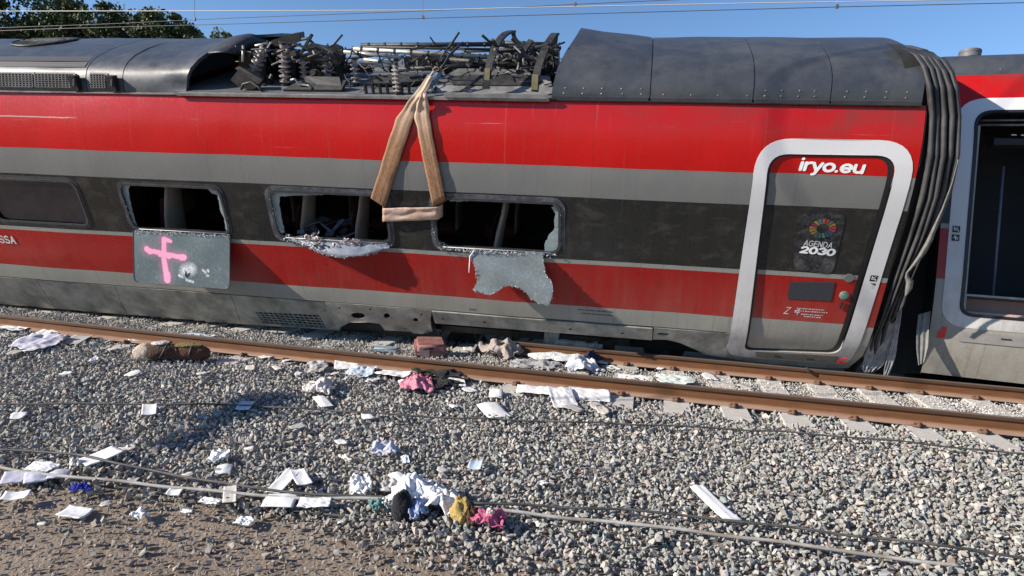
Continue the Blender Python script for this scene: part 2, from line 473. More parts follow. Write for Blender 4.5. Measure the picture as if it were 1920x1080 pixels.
def pink_pane():
    k, c, col = crazed('hanging_green_glass', (.065, .095, .105), (.30, .36, .38), .3, 170)
    x, y, z = k.sep(c)
    nz = k.math('MULTIPLY', k.math('SUBTRACT', k.noise(c, 26, 5, .75), .5), .050)
    def seg(a, b, r, soft):
        ab = (b[0] - a[0], b[1] - a[1]); L2 = ab[0] ** 2 + ab[1] ** 2
        dx = k.math('SUBTRACT', x, a[0]); dz = k.math('SUBTRACT', z, a[1])
        t = k.math('DIVIDE', k.math('ADD', k.math('MULTIPLY', dx, ab[0]), k.math('MULTIPLY', dz, ab[1])), L2, clamp=True)
        ex = k.math('SUBTRACT', dx, k.math('MULTIPLY', t, ab[0])); ez = k.math('SUBTRACT', dz, k.math('MULTIPLY', t, ab[1]))
        d = k.math('SQRT', k.math('ADD', k.math('MULTIPLY', ex, ex), k.math('MULTIPLY', ez, ez)))
        return k.mr(k.math('ADD', d, nz), r, r + soft, 1, 0)
    # sprayed cross, in metres on the pane: origin at its upper left corner
    m = None
    for a, b, r in (((.50, -.10), (.495, -.38), .028), ((.495, -.38), (.545, -.66), .032), ((.545, -.60), (.55, -.67), .045), ((.50, -.09), (.60, -.12), .020),
                    ((.22, -.265), (.80, -.345), .024), ((.22, -.25), (.28, -.29), .030), ((.77, -.34), (.82, -.34), .034), ((.44, -.31), (.58, -.33), .036)):
        q = seg(a, b, r, .018); m = q if m is None else k.math('MAXIMUM', m, q)
    halo = None
    for a, b, r in (((.50, -.10), (.54, -.66), .03), ((.22, -.265), (.80, -.345), .02)):
        q = seg(a, b, r, .12); halo = q if halo is None else k.math('MAXIMUM', halo, q)
    col = k.mix(k.math('MULTIPLY', halo, .22), col, (.75, .22, .42))
    col = k.mix(m, col, (.95, .33, .52))
    w = seg((.84, -.53), (.93, -.50), .03, .09)
    w = k.math('MULTIPLY', w, k.mr(k.noise(c, 45, 5, .8), .38, .6, 0, 1))
    col = k.mix(w, col, (.85, .88, .9))
    for a, b in (((1.12, -.50), (1.16, -.53)), ((1.20, -.50), (1.205, -.51)), ((1.19, -.575), (1.2, -.58)), ((.86, -.66), (.96, -.68)), ((.74, -.60), (.78, -.62))):
        w = k.math('MULTIPLY', seg(a, b, .008, .018), k.mr(k.noise(c, 60, 3), .4, .55, 0, .9)); col = k.mix(w, col, (.85, .88, .9))
    return k.fin(col, .3, 0, .6)
M['pinkpane'] = pink_pane()
M['whitecrumb'] = simple('white_glass_crumb', (.50, .52, .54), .8, 0, .2, 60, .004)
M['white'] = simple('white_lettering', (.85, .85, .85), .5, 0, .04)
M['ink'] = simple('black_pictogram_ink', (.015, .015, .02), .5)
M['redmark'] = simple('red_marking_paint', (.62, .03, .02), .5, 0, .15)
M['offwhite'] = simple('chalk_marker', (.55, .50, .48), .8, 0, .2)
M['bellows'] = simple('grey_gangway_rubber', (.040, .040, .042), .62, 0, .35, 5, .003, .35, ((.115, .11, .105), .6))
M['bellows_torn'] = simple('frayed_bellows_fabric', (.30, .295, .30), .85, 0, .3, 12, .003, .4, ((.08, .08, .08), .7))

# ------------------------------------------------------------------ leaning carriage
car = empty('train_carriage', 'leaning red, grey and charcoal carriage with smashed windows and torn-open roof', 'train carriage', mat=fmat(F1))
def dent(s, h):
    return .010 * math.sin(s * 1.7 + 1.1) * math.sin(h * 1.9) + .004 * math.sin(s * 4.3) * math.sin(h * 3.1)
SL, SR = -22.0, 2.72
wins = [(-21.1, -19.55), (-18.8, -17.25), (-16.5, -14.95), (-14.2, -12.65), (-11.95, -10.4), (-9.65, -8.06), (-7.35, -5.78), (-5.06, -3.41), (-2.77, -1.15)]
def winloop(i, g=0.0):
    a, b = wins[i]
    return rounded([(a - g, 1.285 - g), (b + g, 1.285 - g), (b + g, 1.965 + g), (a - g, 1.965 + g)], .13 + g * .6, 5)
hole3 = rounded([(-4.93, 1.30), (-3.42, 1.30), (-3.43, 1.86), (-3.62, 1.95), (-4.0, 2.0), (-4.35, 1.95), (-4.95, 1.93)], [.09, .1, .1, .06, .1, .08, .06], 3)
holes = [winloop(i) for i in range(len(wins))]
on_wall_ = lambda px, py: on_wall(F1, wy1, px, py)
leaf_o = rounded([(1.285, -.03), (2.42, .05), (2.50, 2.645), (1.17, 2.63)], [.10, .12, .22, .22], 7)
rb = on_wall_(1378, 668); rb2 = on_wall_(1596, 684)
ring_o = rounded([(1.07, rb[1]), (2.60, rb2[1]), (2.675, 2.80), (1.03, 2.79)], [.22, .18, .38, .38], 8)
eb = [on_wall(F1, wy1, px, py) for px, py in ((1364, 671), (1400, 678), (1480, 685), (1560, 691), (1590, 691), (1612, 668))]
up_out = [(SL, .28), (1.02, .28), (1.02, eb[0][1])] + [(max(1.03, a_), b_) for a_, b_ in eb[:-1]] + [(2.71, eb[-1][1]), (2.71, 3.135), (SL, 3.135)]
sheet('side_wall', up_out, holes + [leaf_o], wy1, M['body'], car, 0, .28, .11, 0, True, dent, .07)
# skirt panels, each its own sheet
def pw(L_):
    return [on_wall(F1, wy1, px, py) for px, py in L_]
def skirt(name, outer, holes=(), off=0.0, mat='skirt', disp=None):
    if sum(outer[i][0] * outer[(i + 1) % len(outer)][1] - outer[(i + 1) % len(outer)][0] * outer[i][1] for i in range(len(outer))) < 0: outer = outer[::-1]
    return sheet(name, outer, list(holes), wy1, M[mat], car, off, .2, .06, .06, True, disp)
g = .009
T = .262
B0 = pw([(20, 575)])[0][1]; B1 = pw([(240, 592)])[0][1]; B2 = pw([(455, 608)])[0][1]; B3 = pw([(628, 619)])[0][1]
skirt('skirt_panel', [(-22, B0), (-12.41, B0), (-12.41, T), (-22, T)])
skirt('skirt_panel', [(-12.4, B0), (-9.72, B0), (-9.55, .0), (-9.50, T), (-12.4, T)])
skirt('skirt_panel', [(-9.72 + g, B0), (-8.34, B1), (-8.20, -.12), (-8.10, .10), (-8.07, T), (-9.50 + g, T), (-9.55 + g, .0)])
skirt('skirt_panel', [(-8.34 + g, B1), (-6.20, B2), (-6.14, -.1), (-6.10, .1), (-6.09, T), (-8.07 + g, T), (-8.10 + g, .10), (-8.20 + g, -.12)])
grl = pw([(478, 585), (494, 606), (612, 616), (598, 591)])
skirt('skirt_panel', [(-6.20 + g, B2), (-4.52, B3), (-4.60, -.1), (-4.575, T), (-6.09 + g, T), (-6.10 + g, .1), (-6.14 + g, -.1)], [grl])
wyp = lambda h: .015 + max(0.0, .26 - h) * .30
def pp4(L_):
    out = []
    for px, py in L_:
        h = 0.0
        for _ in range(30): s_, _q, h2 = on_y(F1, px, py, wyp(h)); h = .4 * h + .6 * h2
        out.append((s_, h))
    return out
def crush(s, h):
    t = max(0, min(1, (.02 - h) / .25)); q = max(0, 1 - abs(s + 3.35) / .5)
    return .09 * q * t * (1 + .5 * math.sin(s * 17 + h * 6)) + .014 * math.sin(s * 13 + h * 11) * (.3 + t)
pb = pp4([(609, 566.5), (809, 582), (807, 600), (809, 624), (790, 630), (768, 627), (742, 624), (722, 619), (712, 607), (690, 604), (655, 604), (642, 612), (632, 618), (626, 616), (614, 590)])
pb.reverse()
cc = [(671, 592, 14, 6), (725, 592, 6, 5), (779, 600, 5, 4), (636, 578, 2, 2), (694, 580, 2, 2), (790, 590, 2, 2)]
hh = []
for cx, cy, rx_, ry_ in cc:
    q = pp4([(cx + rx_ * math.cos(a * math.pi / 4), cy + ry_ * math.sin(a * math.pi / 4)) for a in range(8)]); q.reverse(); hh.append(q)
pale4 = simple('scraped_pale_panel', (.36, .34, .31), .6, 0, .2, 7, .003, .5, ((.12, .11, .10), .55))
o = sheet('crushed_skirt_panel', pb, hh, wyp, pale4, car, 0, .12, .05, .02, True, crush); o['label'] = 'pale dented skirt panel with jacking holes'
lp = pp4([(628, 619), (640, 604), (716, 604), (726, 622), (690, 623)]); lp.reverse()
sheet('skirt_lip', lp, [], lambda h: wyp(h) + .05, M['under'], car, 0, .2, .06, .02)
sheet('bogie_beam', [(-2.94, .02), (.095, .035), (.085, .255), (-2.945, .262)], [rounded([(a - .02, .11), (a + .02, .11), (a + .02, .14), (a - .02, .14)], .01, 2) for a in (-2.8, -2.2, -1.0, -.3)], wy1, M['skirt'], car, .022, .3, .06, .05, False)
arch = pw([(1226, 637), (1250, 637), (1275, 643), (1300, 654), (1325, 665), (1362, 671)])
skirt('skirt_panel', [(.102, .035)] + arch[1:] + [(1.05, T), (.102, T)], [rounded(rect(.16, .30, .135, .175), .01, 2)])
bk = MB().add(*grid([[(s, wy1(h) + .09 + (.25 if h < .0 and -2.95 < s < 1 else 0), h) for s in (SL, -10, -4.6, -2.96, -2.94, .09, .1, 1.0, 2.6)] for h in (.30, .2, .1, .03)]))
bk.add(*grid([[(s, wy1(h) + .09, h) for s in (SL, -10, -4.6, -3.0)] for h in (.04, -.1, -.3, -.42, -.5)]))
bk.build('skirt_backing', M['under'], car)
MB().box((-2.9, .60, -.46), (1.0, 2.4, .05)).build('bogie_body', M['under'], car)
rcs = MB(); q4 = [(a_, wy1(b_) + .07, b_) for a_, b_ in pw([(470, 582), (488, 609), (618, 620), (604, 588)])]
rcs.add(q4, [(0, 1, 2, 3)]).build('vent_recess', M['black'], car)
def gp(px, py): a_, b_ = on_wall(F1, wy1, px, py); return Vector((a_, wy1(b_) + .012, b_))
for i in range(13):
    t = (i + .5) / 13; MB().beam(gp(478 + 120 * t, 585 + 6 * t), gp(494 + 118 * t, 606 + 10 * t), .010, .012, (0, -1, 0)).build('grille_bar', M['skirt'], car)
for j in range(1, 5):
    t = j / 5; MB().beam(gp(478 + 16 * t, 585 + 21 * t), gp(598 + 14 * t, 591 + 25 * t), .010, .014, (0, -1, 0)).build('grille_bar', M['skirt'], car)
# body shell that closes the far side, the underside and the ends
sh = MB()
yt = 2.9
sh.add(*grid([[(s, yt - wy1(h), h) for s in (SL, -15, -8, -2, SR)] for h in (-.5, -.3, 0, .5, 2.05, 2.55, 2.8, 3.0, 3.135)]))
sh.add([(SL, .7, -.5), (SR, .7, -.5), (SR, yt - .7, -.5), (SL, yt - .7, -.5)], [(0, 1, 2, 3)])
sh.build('far_side_wall', M['body'], car)
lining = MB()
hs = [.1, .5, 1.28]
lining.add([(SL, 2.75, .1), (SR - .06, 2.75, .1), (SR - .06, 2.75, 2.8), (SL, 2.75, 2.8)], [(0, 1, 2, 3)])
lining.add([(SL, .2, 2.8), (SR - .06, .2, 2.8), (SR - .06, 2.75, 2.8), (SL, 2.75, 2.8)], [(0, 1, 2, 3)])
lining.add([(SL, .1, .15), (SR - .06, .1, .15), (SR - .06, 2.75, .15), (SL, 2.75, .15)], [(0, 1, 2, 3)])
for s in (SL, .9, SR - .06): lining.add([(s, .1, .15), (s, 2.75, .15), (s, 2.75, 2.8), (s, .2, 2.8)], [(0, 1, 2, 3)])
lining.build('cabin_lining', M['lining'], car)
ends = MB()
for s in (SL, SR):
    ends = MB(); e = [(s, wy1(h), h) for h in (-.5, -.3, 0, .5, 2.05, 2.55, 2.8, 3.0, 3.135)]; e += [(s, yt - wy1(h), h) for h in (3.135, 3.0, 2.8, 2.55, 2.05, .5, 0, -.3, -.5)]
    ends.add(e, [tuple(range(len(e)))]); ends.build('end_bulkhead', M['under'], car)
# windows
def ringmesh(name, i, g0, g1, off, mat, parent=car, loop=None):
    return sheet(name, winloop(i, g1), [loop or winloop(i, g0)], wy1, mat, parent, off, .3, .12, .012, True)
for i in range(len(wins)):
    broken = i >= 6
    fr = ringmesh('window_frame', i, .0, .045 if i < 7 else .062, .007, M['frame2'] if i == 6 else (M['frame'] if broken else M['gasket']))
    ringmesh('gasket', i, -.02, .012, .017, M['gasket'], fr)
    if not broken:
        a, b = wins[i]
        sheet('window_pane', winloop(i, -.015), [], lambda h: wy1(h) + .018, M['glass'], fr, 0, .3, .2, 0, True)
        if i == 5: fr['label'] = 'the only unbroken window in view, dark glass'
def poly_px(pts, y=0.0):
    return [(q[0], q[2]) for q in (on_y(F1, px, py, y) for px, py in pts)]
def jag(P, amp=.012, step=.035, seed=0):
    r = random.Random(seed); out = []
    for i in range(len(P)):
        a = P[i]; b = P[(i + 1) % len(P)]; d = math.hypot(a[0] - b[0], a[1] - b[1]); k = max(1, int(d / step))
        for q in range(k):
            t = q / k; out.append((a[0] + (b[0] - a[0]) * t + (r.uniform(-amp, amp) if q else 0), a[1] + (b[1] - a[1]) * t + (r.uniform(-amp, amp) if q else 0)))
    return out
flat = lambda y: (lambda h: y)
sh_defs = [
    [(228, 345), (245, 345), (240, 356), (243, 375), (248, 398), (256, 424), (248, 424), (238, 395), (231, 365)],
    [(388, 352), (402, 352), (413, 362), (421, 395), (431, 432), (425, 432), (421, 408), (413, 392), (409, 366), (398, 362)],
    [(503, 357), (630, 358), (604, 366), (560, 366), (524, 369), (523, 385), (529, 415), (534, 436), (524, 438), (514, 408), (507, 378)],
    [(1034, 388), (1045, 384), (1052, 400), (1051, 474), (1022, 472), (1021, 458), (1028, 442), (1040, 428), (1039, 412), (1042, 400)],
    [(836, 372), (900, 371), (894, 376), (846, 378)], ]
for n, d in enumerate(sh_defs):
    P = jag(poly_px(d, .03), .008, .04, n)
    if sum(P[i][0] * P[(i + 1) % len(P)][1] - P[(i + 1) % len(P)][0] * P[i][1] for i in range(len(P))) < 0: P.reverse()
    sheet('glass_shard', P, [], flat(.03 - .012 * (n % 2)), M['shard'], car, 0, .3, .2, .01, False)
# rough white crumbs of glass along the sills
def crumbs(name, path, n, spread, mat, parent, size=(.006, .018), seed=1):
    r = random.Random(seed); m = MB()
    for _ in range(n):
        t = r.random() * (len(path) - 1); i = min(int(t), len(path) - 2); u = t - i
        p = [path[i][k] + (path[i + 1][k] - path[i][k]) * u + r.gauss(0, spread) for k in range(3)]
        z = r.uniform(*size); q = [Vector((r.gauss(0, 1), r.gauss(0, 1), r.gauss(0, 1))).normalized() * z for _ in range(4)]
        m.add([Vector(p) + a for a in q], [(0, 1, 2), (0, 2, 3), (0, 3, 1), (1, 3, 2)])
    return m.build(name, mat, parent)
for k_, (a, b) in enumerate(((-7.30, -5.80), (-5.0, -3.42), (-2.75, -1.2))):
    crumbs('glass_crumbs', [(a, -.02, 1.262), (b, -.02, 1.262)], 240, .012, M['whitecrumb'], car, seed=k_)['kind'] = 'stuff'
    MB().tube([(a + .06, -.012, 1.285), (b - .06, -.012, 1.288)], .0075, 6).build('sill_trim', M['white'], car, True)
for k_, (P, n) in enumerate((([(-5.05, .0, 1.95), (-5.0, 0, 1.35), (-4.7, -.01, 1.27)], 110), ([(-3.40, .0, 1.75), (-3.39, 0, 1.35), (-3.6, -.01, 1.27)], 130), ([(-2.80, 0, 1.6), (-2.78, 0, 1.36), (-2.6, -.01, 1.27)], 130),
                      ([(-1.16, 0, 1.95), (-1.14, 0, 1.3)], 90), ([(-7.36, 0, 1.9), (-7.3, 0, 1.33)], 60), ([(-5.80, 0, 1.9), (-5.74, 0, 1.3)], 120))):
    crumbs('glass_crumbs', P, n, .016, M['frame' if k_ % 2 else 'whitecrumb'], car, (.004, .012), seed=30 + k_)['kind'] = 'stuff'
# seats behind the windows
def seat(s, y, tilt=.16, flip=1):
    m = MB()
    sec = [(0, .62, .05), (.03, 1.0, .07), (.10, 1.35, .06), (.17, 1.62, .05), (.20, 1.80, .055), (.21, 1.93, .035)]
    rows = []
    for ds, h, t in sec:
        w = float(np.interp(h, [.6, 1.3, 1.62, 1.93], [.24, .23, .20, .11])); t *= .8
        rows.append([(s + flip * ds + t * math.cos(a), y + w * math.sin(a) * (1.0), h) for a in [2 * math.pi * q / 14 for q in range(14)]])
    v, f = grid(rows, True); m.add(v, f)
    m.add(rows[-1], [tuple(range(14))])
    o = m.build('seat', M['seat'], car, True)
    c = MB().add(*grid([[(s + flip * (ds - .02) - flip * (t + .012), y + q * .19, h) for q in (-1, -.5, 0, .5, 1)] for ds, h, t in sec[:4]]))
    c.box((s - flip * .5, y - .23, .52), (s, y + .23, .66)); c.build('cushion', M['seatcloth'], o, True)
    return o
for s in (-9.2, -8.2, -7.12, -6.0, -4.95, -4.12, -3.1, -2.12, -1.0, .0):
    for y in (.50, 2.2): seat(s, y, flip=1 if s > -8 else 1)
rk = MB()
for s in np.arange(-9.5, .5, 1.15): rk.beam((s, .25, 2.35), (s, .7, 2.32), .03, .05)
rk.box((-9.9, .25, 2.36), (.6, .75, 2.385)); rk.build('luggage_rack', M['dark'], car)
rub = MB(); rr = random.Random(5)
for _ in range(40):
    s = rr.uniform(-4.95, -4.1); a = Vector((s, rr.uniform(.15, .9), rr.uniform(.9, 1.32)))
    rub.beam(a, a + Vector((rr.uniform(-.2, .2), rr.uniform(-.2, .2), rr.uniform(-.08, .1))), rr.uniform(.03, .14), .01)
rub.build('broken_interior_panels', simple('ripped_blue_grey_trim', (.10, .11, .15), .8), car)
# door
ringm = sheet('door_surround', ring_o, [leaf_o], wy1, M['ring'], car, .006, .2, .1, .008, True, dent)
leaf_i = rounded([(1.315, 0.0), (2.36, .08), (2.44, 2.615), (1.205, 2.605)], [.10, .12, .20, .20], 7)
sheet('door_gasket', leaf_o, [leaf_i], lambda h: wy1(h) + .02, M['black'], car, 0, .2, .1, 0, True)
sheet('door_return', leaf_o, [leaf_i], lambda h: wy1(h) + .045, M['black'], car, 0, .2, .1, 0, True)
door = sheet('door', leaf_i, [], lambda h: wy1(h) + .026, M['body'], car, 0, .2, .1, .03, True)
dg = sheet('door_window', rounded([(1.66, 1.24), (2.11, 1.20), (2.10, 1.98), (1.60, 1.96)], .10, 5), [], lambda h: wy1(h) + .020, None, door, 0, .2, .2, .006, True)
def pebble_reflection_glass():
    k = NT('door_glass_painted_reflection'); c = k.coord('Object')
    v = k.voro(c, 26, 'F1', 1); d = k.voro(c, 26, 'DISTANCE_TO_EDGE', 0)  # stone-like cells paint the reflected ballast into the glass colour
    g_ = k.n('ShaderNodeSeparateColor'); k.set(g_.inputs[0], v)
    col = k.mix(k.mr(g_.outputs[0], .1, 1, 0, .8), (.012, .014, .017), (.065, .07, .078))
    col = k.mix(k.mr(d, 0, .1, .8, 0), col, (.012, .012, .015))
    return k.fin(col, .12, 0, .9)
dg.data.materials.clear(); dg.data.materials.append(pebble_reflection_glass())
sheet('control_panel', [(1.665, .835), (2.165, .845), (2.155, 1.10), (1.655, 1.065)], [], lambda h: wy1(h) + .018, simple('dark_speckled_panel', (.035, .04, .05), .4, 0, .5, 60), door, 0, .2, .2, .006, False)
MB().lathe((2.295, wy1(.94) + .03, .935), (0, -1, 0), [(0, .055), (.018, .055), (.026, .045), (.026, .034)], 20).build('door_button', M['steel'], door, True, 40)
MB().lathe((2.295, wy1(.94) + .002, .935), (0, -1, 0), [(0, .03), (.006, .028)], 16).build('button_lens', simple('green_button', (.05, .25, .19), .3), door, True, 40)
MB().beam((2.30, wy1(.8) + .012, .85), (2.285, wy1(.8) + .012, .75), .022, .01, (0, -1, 0)).build('lock_slot', M['ink'], door)
MB().lathe((2.30, wy1(1.17) + .03, 1.17), (0, -1, 0), [(0, .055), (.012, .055)], 20).build('round_cover', simple('grey_cover', (.16, .16, .16), .5), door, True, 40)
sheet('step_panel', rounded([on_wall_(1418, 669), on_wall_(1572, 680), on_wall_(1572, 667), on_wall_(1416, 658)], .02, 3), [], wy1, simple('brown_grey_step_panel', (.16, .14, .12), .7, 0, .2, 9, .001), car, .014, .2, .05, .006)
for px_ in (1452, 1512):
    s_, h_ = on_wall_(px_, 666 + (px_ - 1452) * .08); MB().box((s_, wy1(h_) - .03, h_ - .008), (s_ + .08, wy1(h_), h_ + .008)).build('recess_grip', M['ink'], car)
mm = MB(); r_ = random.Random(3)
for _ in range(9):
    s = 2.42 + r_.uniform(0, .12); h = -.12 + r_.uniform(0, .10); mm.beam((s, wy1(h) - .014, h), (s + r_.uniform(.02, .05), wy1(h) - .014, h + r_.uniform(-.02, .02)), .014, .004, (0, -1, 0))
mm.build('red_stencil', M['redmark'], car)
# lettering -------------------------------------------------------------
def strokes(polys, w, n0=0):
    """letters drawn as round-ended flat strokes; returns 2-D quads and fans"""
    V = []; Fc = []
    for q, P in enumerate(polys):
        closed = P[0] == P[-1] and len(P) > 2
        z = q * .0006
        for i in range(len(P) - 1):
            a = Vector(P[i]); b = Vector(P[i + 1]); d = (b - a)
            if d.length < 1e-6: continue
            d.normalize(); nn = Vector((-d.y, d.x)) * w / 2
            k0 = len(V); pts = []
            for t in range(9):
                an = math.pi * t / 8; pts.append(b + nn * -math.cos(an) + d * math.sin(an) * w / 2)
            for t in range(9):
                an = math.pi * t / 8; pts.append(a + nn * math.cos(an) - d * math.sin(an) * w / 2)
            zz = z + (i % 7) * .00008
            V += [(p.x, p.y, zz) for p in pts]; Fc.append(tuple(range(k0, k0 + len(pts))))
    return V, Fc
def arc(cx, cy, rx, ry, a0, a1, n=10):
    return [(cx + rx * math.cos(math.radians(a0 + (a1 - a0) * i / n)), cy + ry * math.sin(math.radians(a0 + (a1 - a0) * i / n))) for i in range(n + 1)]
L = {
 'i': ([[(.0, 0), (.0, .62)], [(.0, .92), (.0, .93)]], .26),
 'r': ([[(.0, 0), (.0, .62)], arc(.30, .34, .30, .30, 165, 80, 6)], .46),
 'y': ([[(.0, .62), (.25, .05)], [(.52, .62), (.20, -.30), (.08, -.33)]], .70),
 'o': ([arc(.30, .31, .30, .31, 0, 360, 18)], .80),
 '.': ([[(.0, .02), (.0, .03)]], .26),
 'e': ([arc(.30, .31, .30, .31, -45, -360, 16) + [(.02, .30)]], .80),
 'u': ([[(.0, .62), (.0, .26)] + arc(.25, .25, .25, .24, 180, 360, 8) + [(.50, .62)], [(.50, .62), (.50, 0)]], .62),
 'A': ([[(0, 0), (.32, .9), (.64, 0)], [(.12, .3), (.52, .3)]], .84),
 'G': ([arc(.38, .45, .38, .45, 50, 330, 14) + [(.74, .42), (.45, .42)]], .98),
 'E': ([[(.5, 0), (0, 0), (0, .9), (.5, .9)], [(0, .46), (.44, .46)]], .74),
 'N': ([[(0, 0), (0, .9), (.6, 0), (.6, .9)]], .86),
 'D': ([[(0, 0), (0, .9), (.25, .9)] + arc(.25, .45, .40, .45, 90, -90, 10) + [(0, 0)]], .90),
 'S': ([arc(.30, .67, .28, .23, 30, 250, 9) + arc(.30, .23, .30, .23, 80, -150, 10)], .82),
 '2': ([arc(.30, .62, .28, .28, 160, -30, 9) + [(.02, 0), (.60, 0)]], .84),
 '0': ([arc(.31, .45, .31, .45, 0, 360, 20)], .86),
 '3': ([arc(.28, .68, .27, .22, 150, -70, 9) + arc(.28, .24, .30, .24, 70, -150, 10)], .80),
 'Z': ([[(0, .9), (.55, .9), (0, 0), (.55, 0)]], .8),
 '4': ([[(.45, 0), (.45, .9), (0, .3), (.6, .3)]], .8),
 'L': ([[(0, .9), (0, 0), (.5, 0)]], .7),
 ' ': ([], .5)}
def write(name, text, s, h, size, weight, mat, parent, wy, off, shear=0.0, slope=0.0, xs=1.0, scratch=0):
    V = []; Fc = []; x = 0; q = 0
    for ch in text:
        P, adv = L[ch]
        v, f = strokes([[(a + x, b) for a, b in p] for p in P], weight, q); b0 = len(V)
        V += v; Fc += [tuple(i + b0 for i in t) for t in f]; x += adv; q += 1
    out = []
    for a, b, z in V:
        S_ = s + (a + b * shear) * size * xs; H_ = h + b * size + slope * (S_ - s)
        out.append((S_, wy(H_) - off - z, H_))
    o = link(name, out, Fc, mat, parent)
    return o
write('web_address_lettering', 'iryo.eu', 1.53, 2.462, .128, .215, M['white'], door, lambda h: wy1(h) + .026, .004, .12, -.02, 1.32)
write('glass_lettering', 'AGENDA', 1.72, 1.565, .072, .15, simple('greyed_lettering', (.62, .62, .64), .5), dg, wy1, -.015, .1, -.05, .86)
write('glass_lettering', '2030', 1.70, 1.475, .082, .27, M['white'], dg, wy1, -.014, .1, -.05, 1.42)
write('operator_lettering', 'SSA', -9.80, .915, .125, .19, simple('faded_white_lettering', (.55, .53, .52), .6), car, lambda h: wy1(h), .018, .08, 0, .98)
write('marker_scrawl', 'Z 4', 1.66, .62, .10, .12, M['offwhite'], door, lambda h: wy1(h) + .026, .003, .25, 0, .9)
tiny = MB(); r_ = random.Random(9)
for row, (sa, sb, h) in enumerate(((1.80, 2.12, .70), (1.78, 2.16, .665), (1.86, 2.12, .62), (1.9, 2.08, .59))):
    s = sa
    while s < sb:
        w = r_.uniform(.006, .03); tiny.add([(s, wy1(h) + .024, h), (s + w, wy1(h) + .024, h), (s + w, wy1(h) + .024, h + .014), (s, wy1(h) + .024, h + .014)], [(0, 1, 2, 3)]); s += w + r_.uniform(.006, .012)
tiny.build('small_print', M['offwhite'], door)
tiny = MB()
for sa, sb, h in ((-.90, -.48, .46), (-.86, -.45, .405), (-2.4, -2.3, .33), (-1.8, -1.7, .34)):
    s = sa
    while s < sb:
        w = r_.uniform(.006, .03); tiny.add([(s, wy1(h) - .004, h), (s + w, wy1(h) - .004, h), (s + w, wy1(h) - .004, h + .018), (s, wy1(h) - .004, h + .018)], [(0, 1, 2, 3)]); s += w + r_.uniform(.008, .014)
tiny.build('small_print', M['ink'], car)
cols = [(.6, .02, .03), (.75, .30, .03), (.04, .30, .10), (.55, .02, .05), (.8, .10, .02), (.02, .35, .5), (.75, .45, .02), (.45, .02, .12), (.8, .25, .03), (.7, .35, .03), (.45, .28, .05), (.05, .18, .08), (.03, .18, .35), (.10, .40, .10), (.02, .12, .35), (.02, .10, .25), (.55, .05, .10)]
for i in range(17):
    a0 = 360 * i / 17; a1 = a0 + 15.5; v = []
    for rr_ in (.065, .135):
        for t in range(4):
            a = math.radians(a0 + (a1 - a0) * t / 3); v.append((1.885 + rr_ * math.cos(a) * 1.05, 1.79 + rr_ * math.sin(a) * .88))
    vs = [(x, wy1(y) + .0155, y) for x, y in v]; 
    link('colour_wheel_segment', vs, [(0, 1, 5, 4), (1, 2, 6, 5), (2, 3, 7, 6)], simple('wheel_segment_%d' % i, tuple(c * .42 + .025 for c in cols[i]), .5), dg)
def picto(F_parent, s, h, wy, off=.011):
    for n, hc in enumerate((h, h - .105)):
        o = sheet('pictogram', rounded(rect(s - .040, s + .040, hc - .04, hc + .04), .006, 2), [], wy, M['ink'], F_parent, off, .2, .2, 0, False)
        v, f = strokes([[(-.2, .25), (-.2, -.1), (.2, -.1), (.25, -.3)], [(-.2, .1), (.1, .1)], [(.15, .28), (.16, .28)]] if n == 0 else [[(-.25, 0), (.25, 0)], [(0, -.25), (0, .25)], [(-.15, .2), (.2, -.2)]], .11)
        link('pictogram_figure', [(s + a * .1, wy(hc + b * .1) - off - .002 - z, hc + b * .1) for a, b, z in v], f, M['ring'], o)
picto(car, 2.555, 1.20, wy1)
# ------------------------------------------------------------------ roof of the leaning carriage
RP = [(.295, 3.15), (.30, 3.20), (.325, 3.28), (.36, 3.36), (.42, 3.43), (.52, 3.49), (.68, 3.545), (.95, 3.59), (1.2, 3.61), (1.45, 3.615)]
RP = RP + [(2.9 - y, h) for y, h in reversed(RP[:-1])]
def roof_at(h):                       # y of the near roof flank at height h
    return float(np.interp(h, [b for a, b in RP[:10]], [a for a, b in RP[:10]]))
def roof_seg(name, s0, s1, mat=None, n=None, fn=None, parent=car, lift=.0):
    n = n or max(2, int(abs(s1 - s0) / .25))
    rows = []
    for i in range(n + 1):
        row = []
        for j, (y, h) in enumerate(RP):
            s = s0 + (s1 - s0) * i / n
            p = (s, y, h + lift)
            if fn: p = fn(i / n, j, s, y, h)
            row.append(p)
        rows.append(row)
    v, f = grid(rows)
    # returns at both ends so that the sheet has thickness
    f = [tuple(reversed(t)) for t in f]; nc = len(RP)
    for row, fl in ((rows[0], False), (rows[-1], True)):
        b = len(v)
        for p in row: v.append(p); v.append((p[0], p[1] + (.03 if p[1] < 1.45 else -.03), p[2] - .04))
        for j in range(nc - 1):
            q = (b + 2 * j, b + 2 * j + 1, b + 2 * j + 3, b + 2 * j + 2); f.append(q if not fl else tuple(reversed(q)))
    o = link(name, v, f, mat or M['roof'], parent, True)
    o.data.set_sharp_from_angle(angle=math.radians(38))
    return o
def wav(t, j, s, y, h): return (s, y, h + .006 * math.sin(s * 2.1 + j * .6) + .003 * math.sin(s * 7 + j))
for a, b in ((SL, -19.0), (-19.0 + .012, -16), (-16 + .012, -12.4), (-12.4 + .012, -9.93), (-9.92, -7.62), (-7.605, -7.05)):
    roof_seg('roof_panel', a, b, fn=wav)
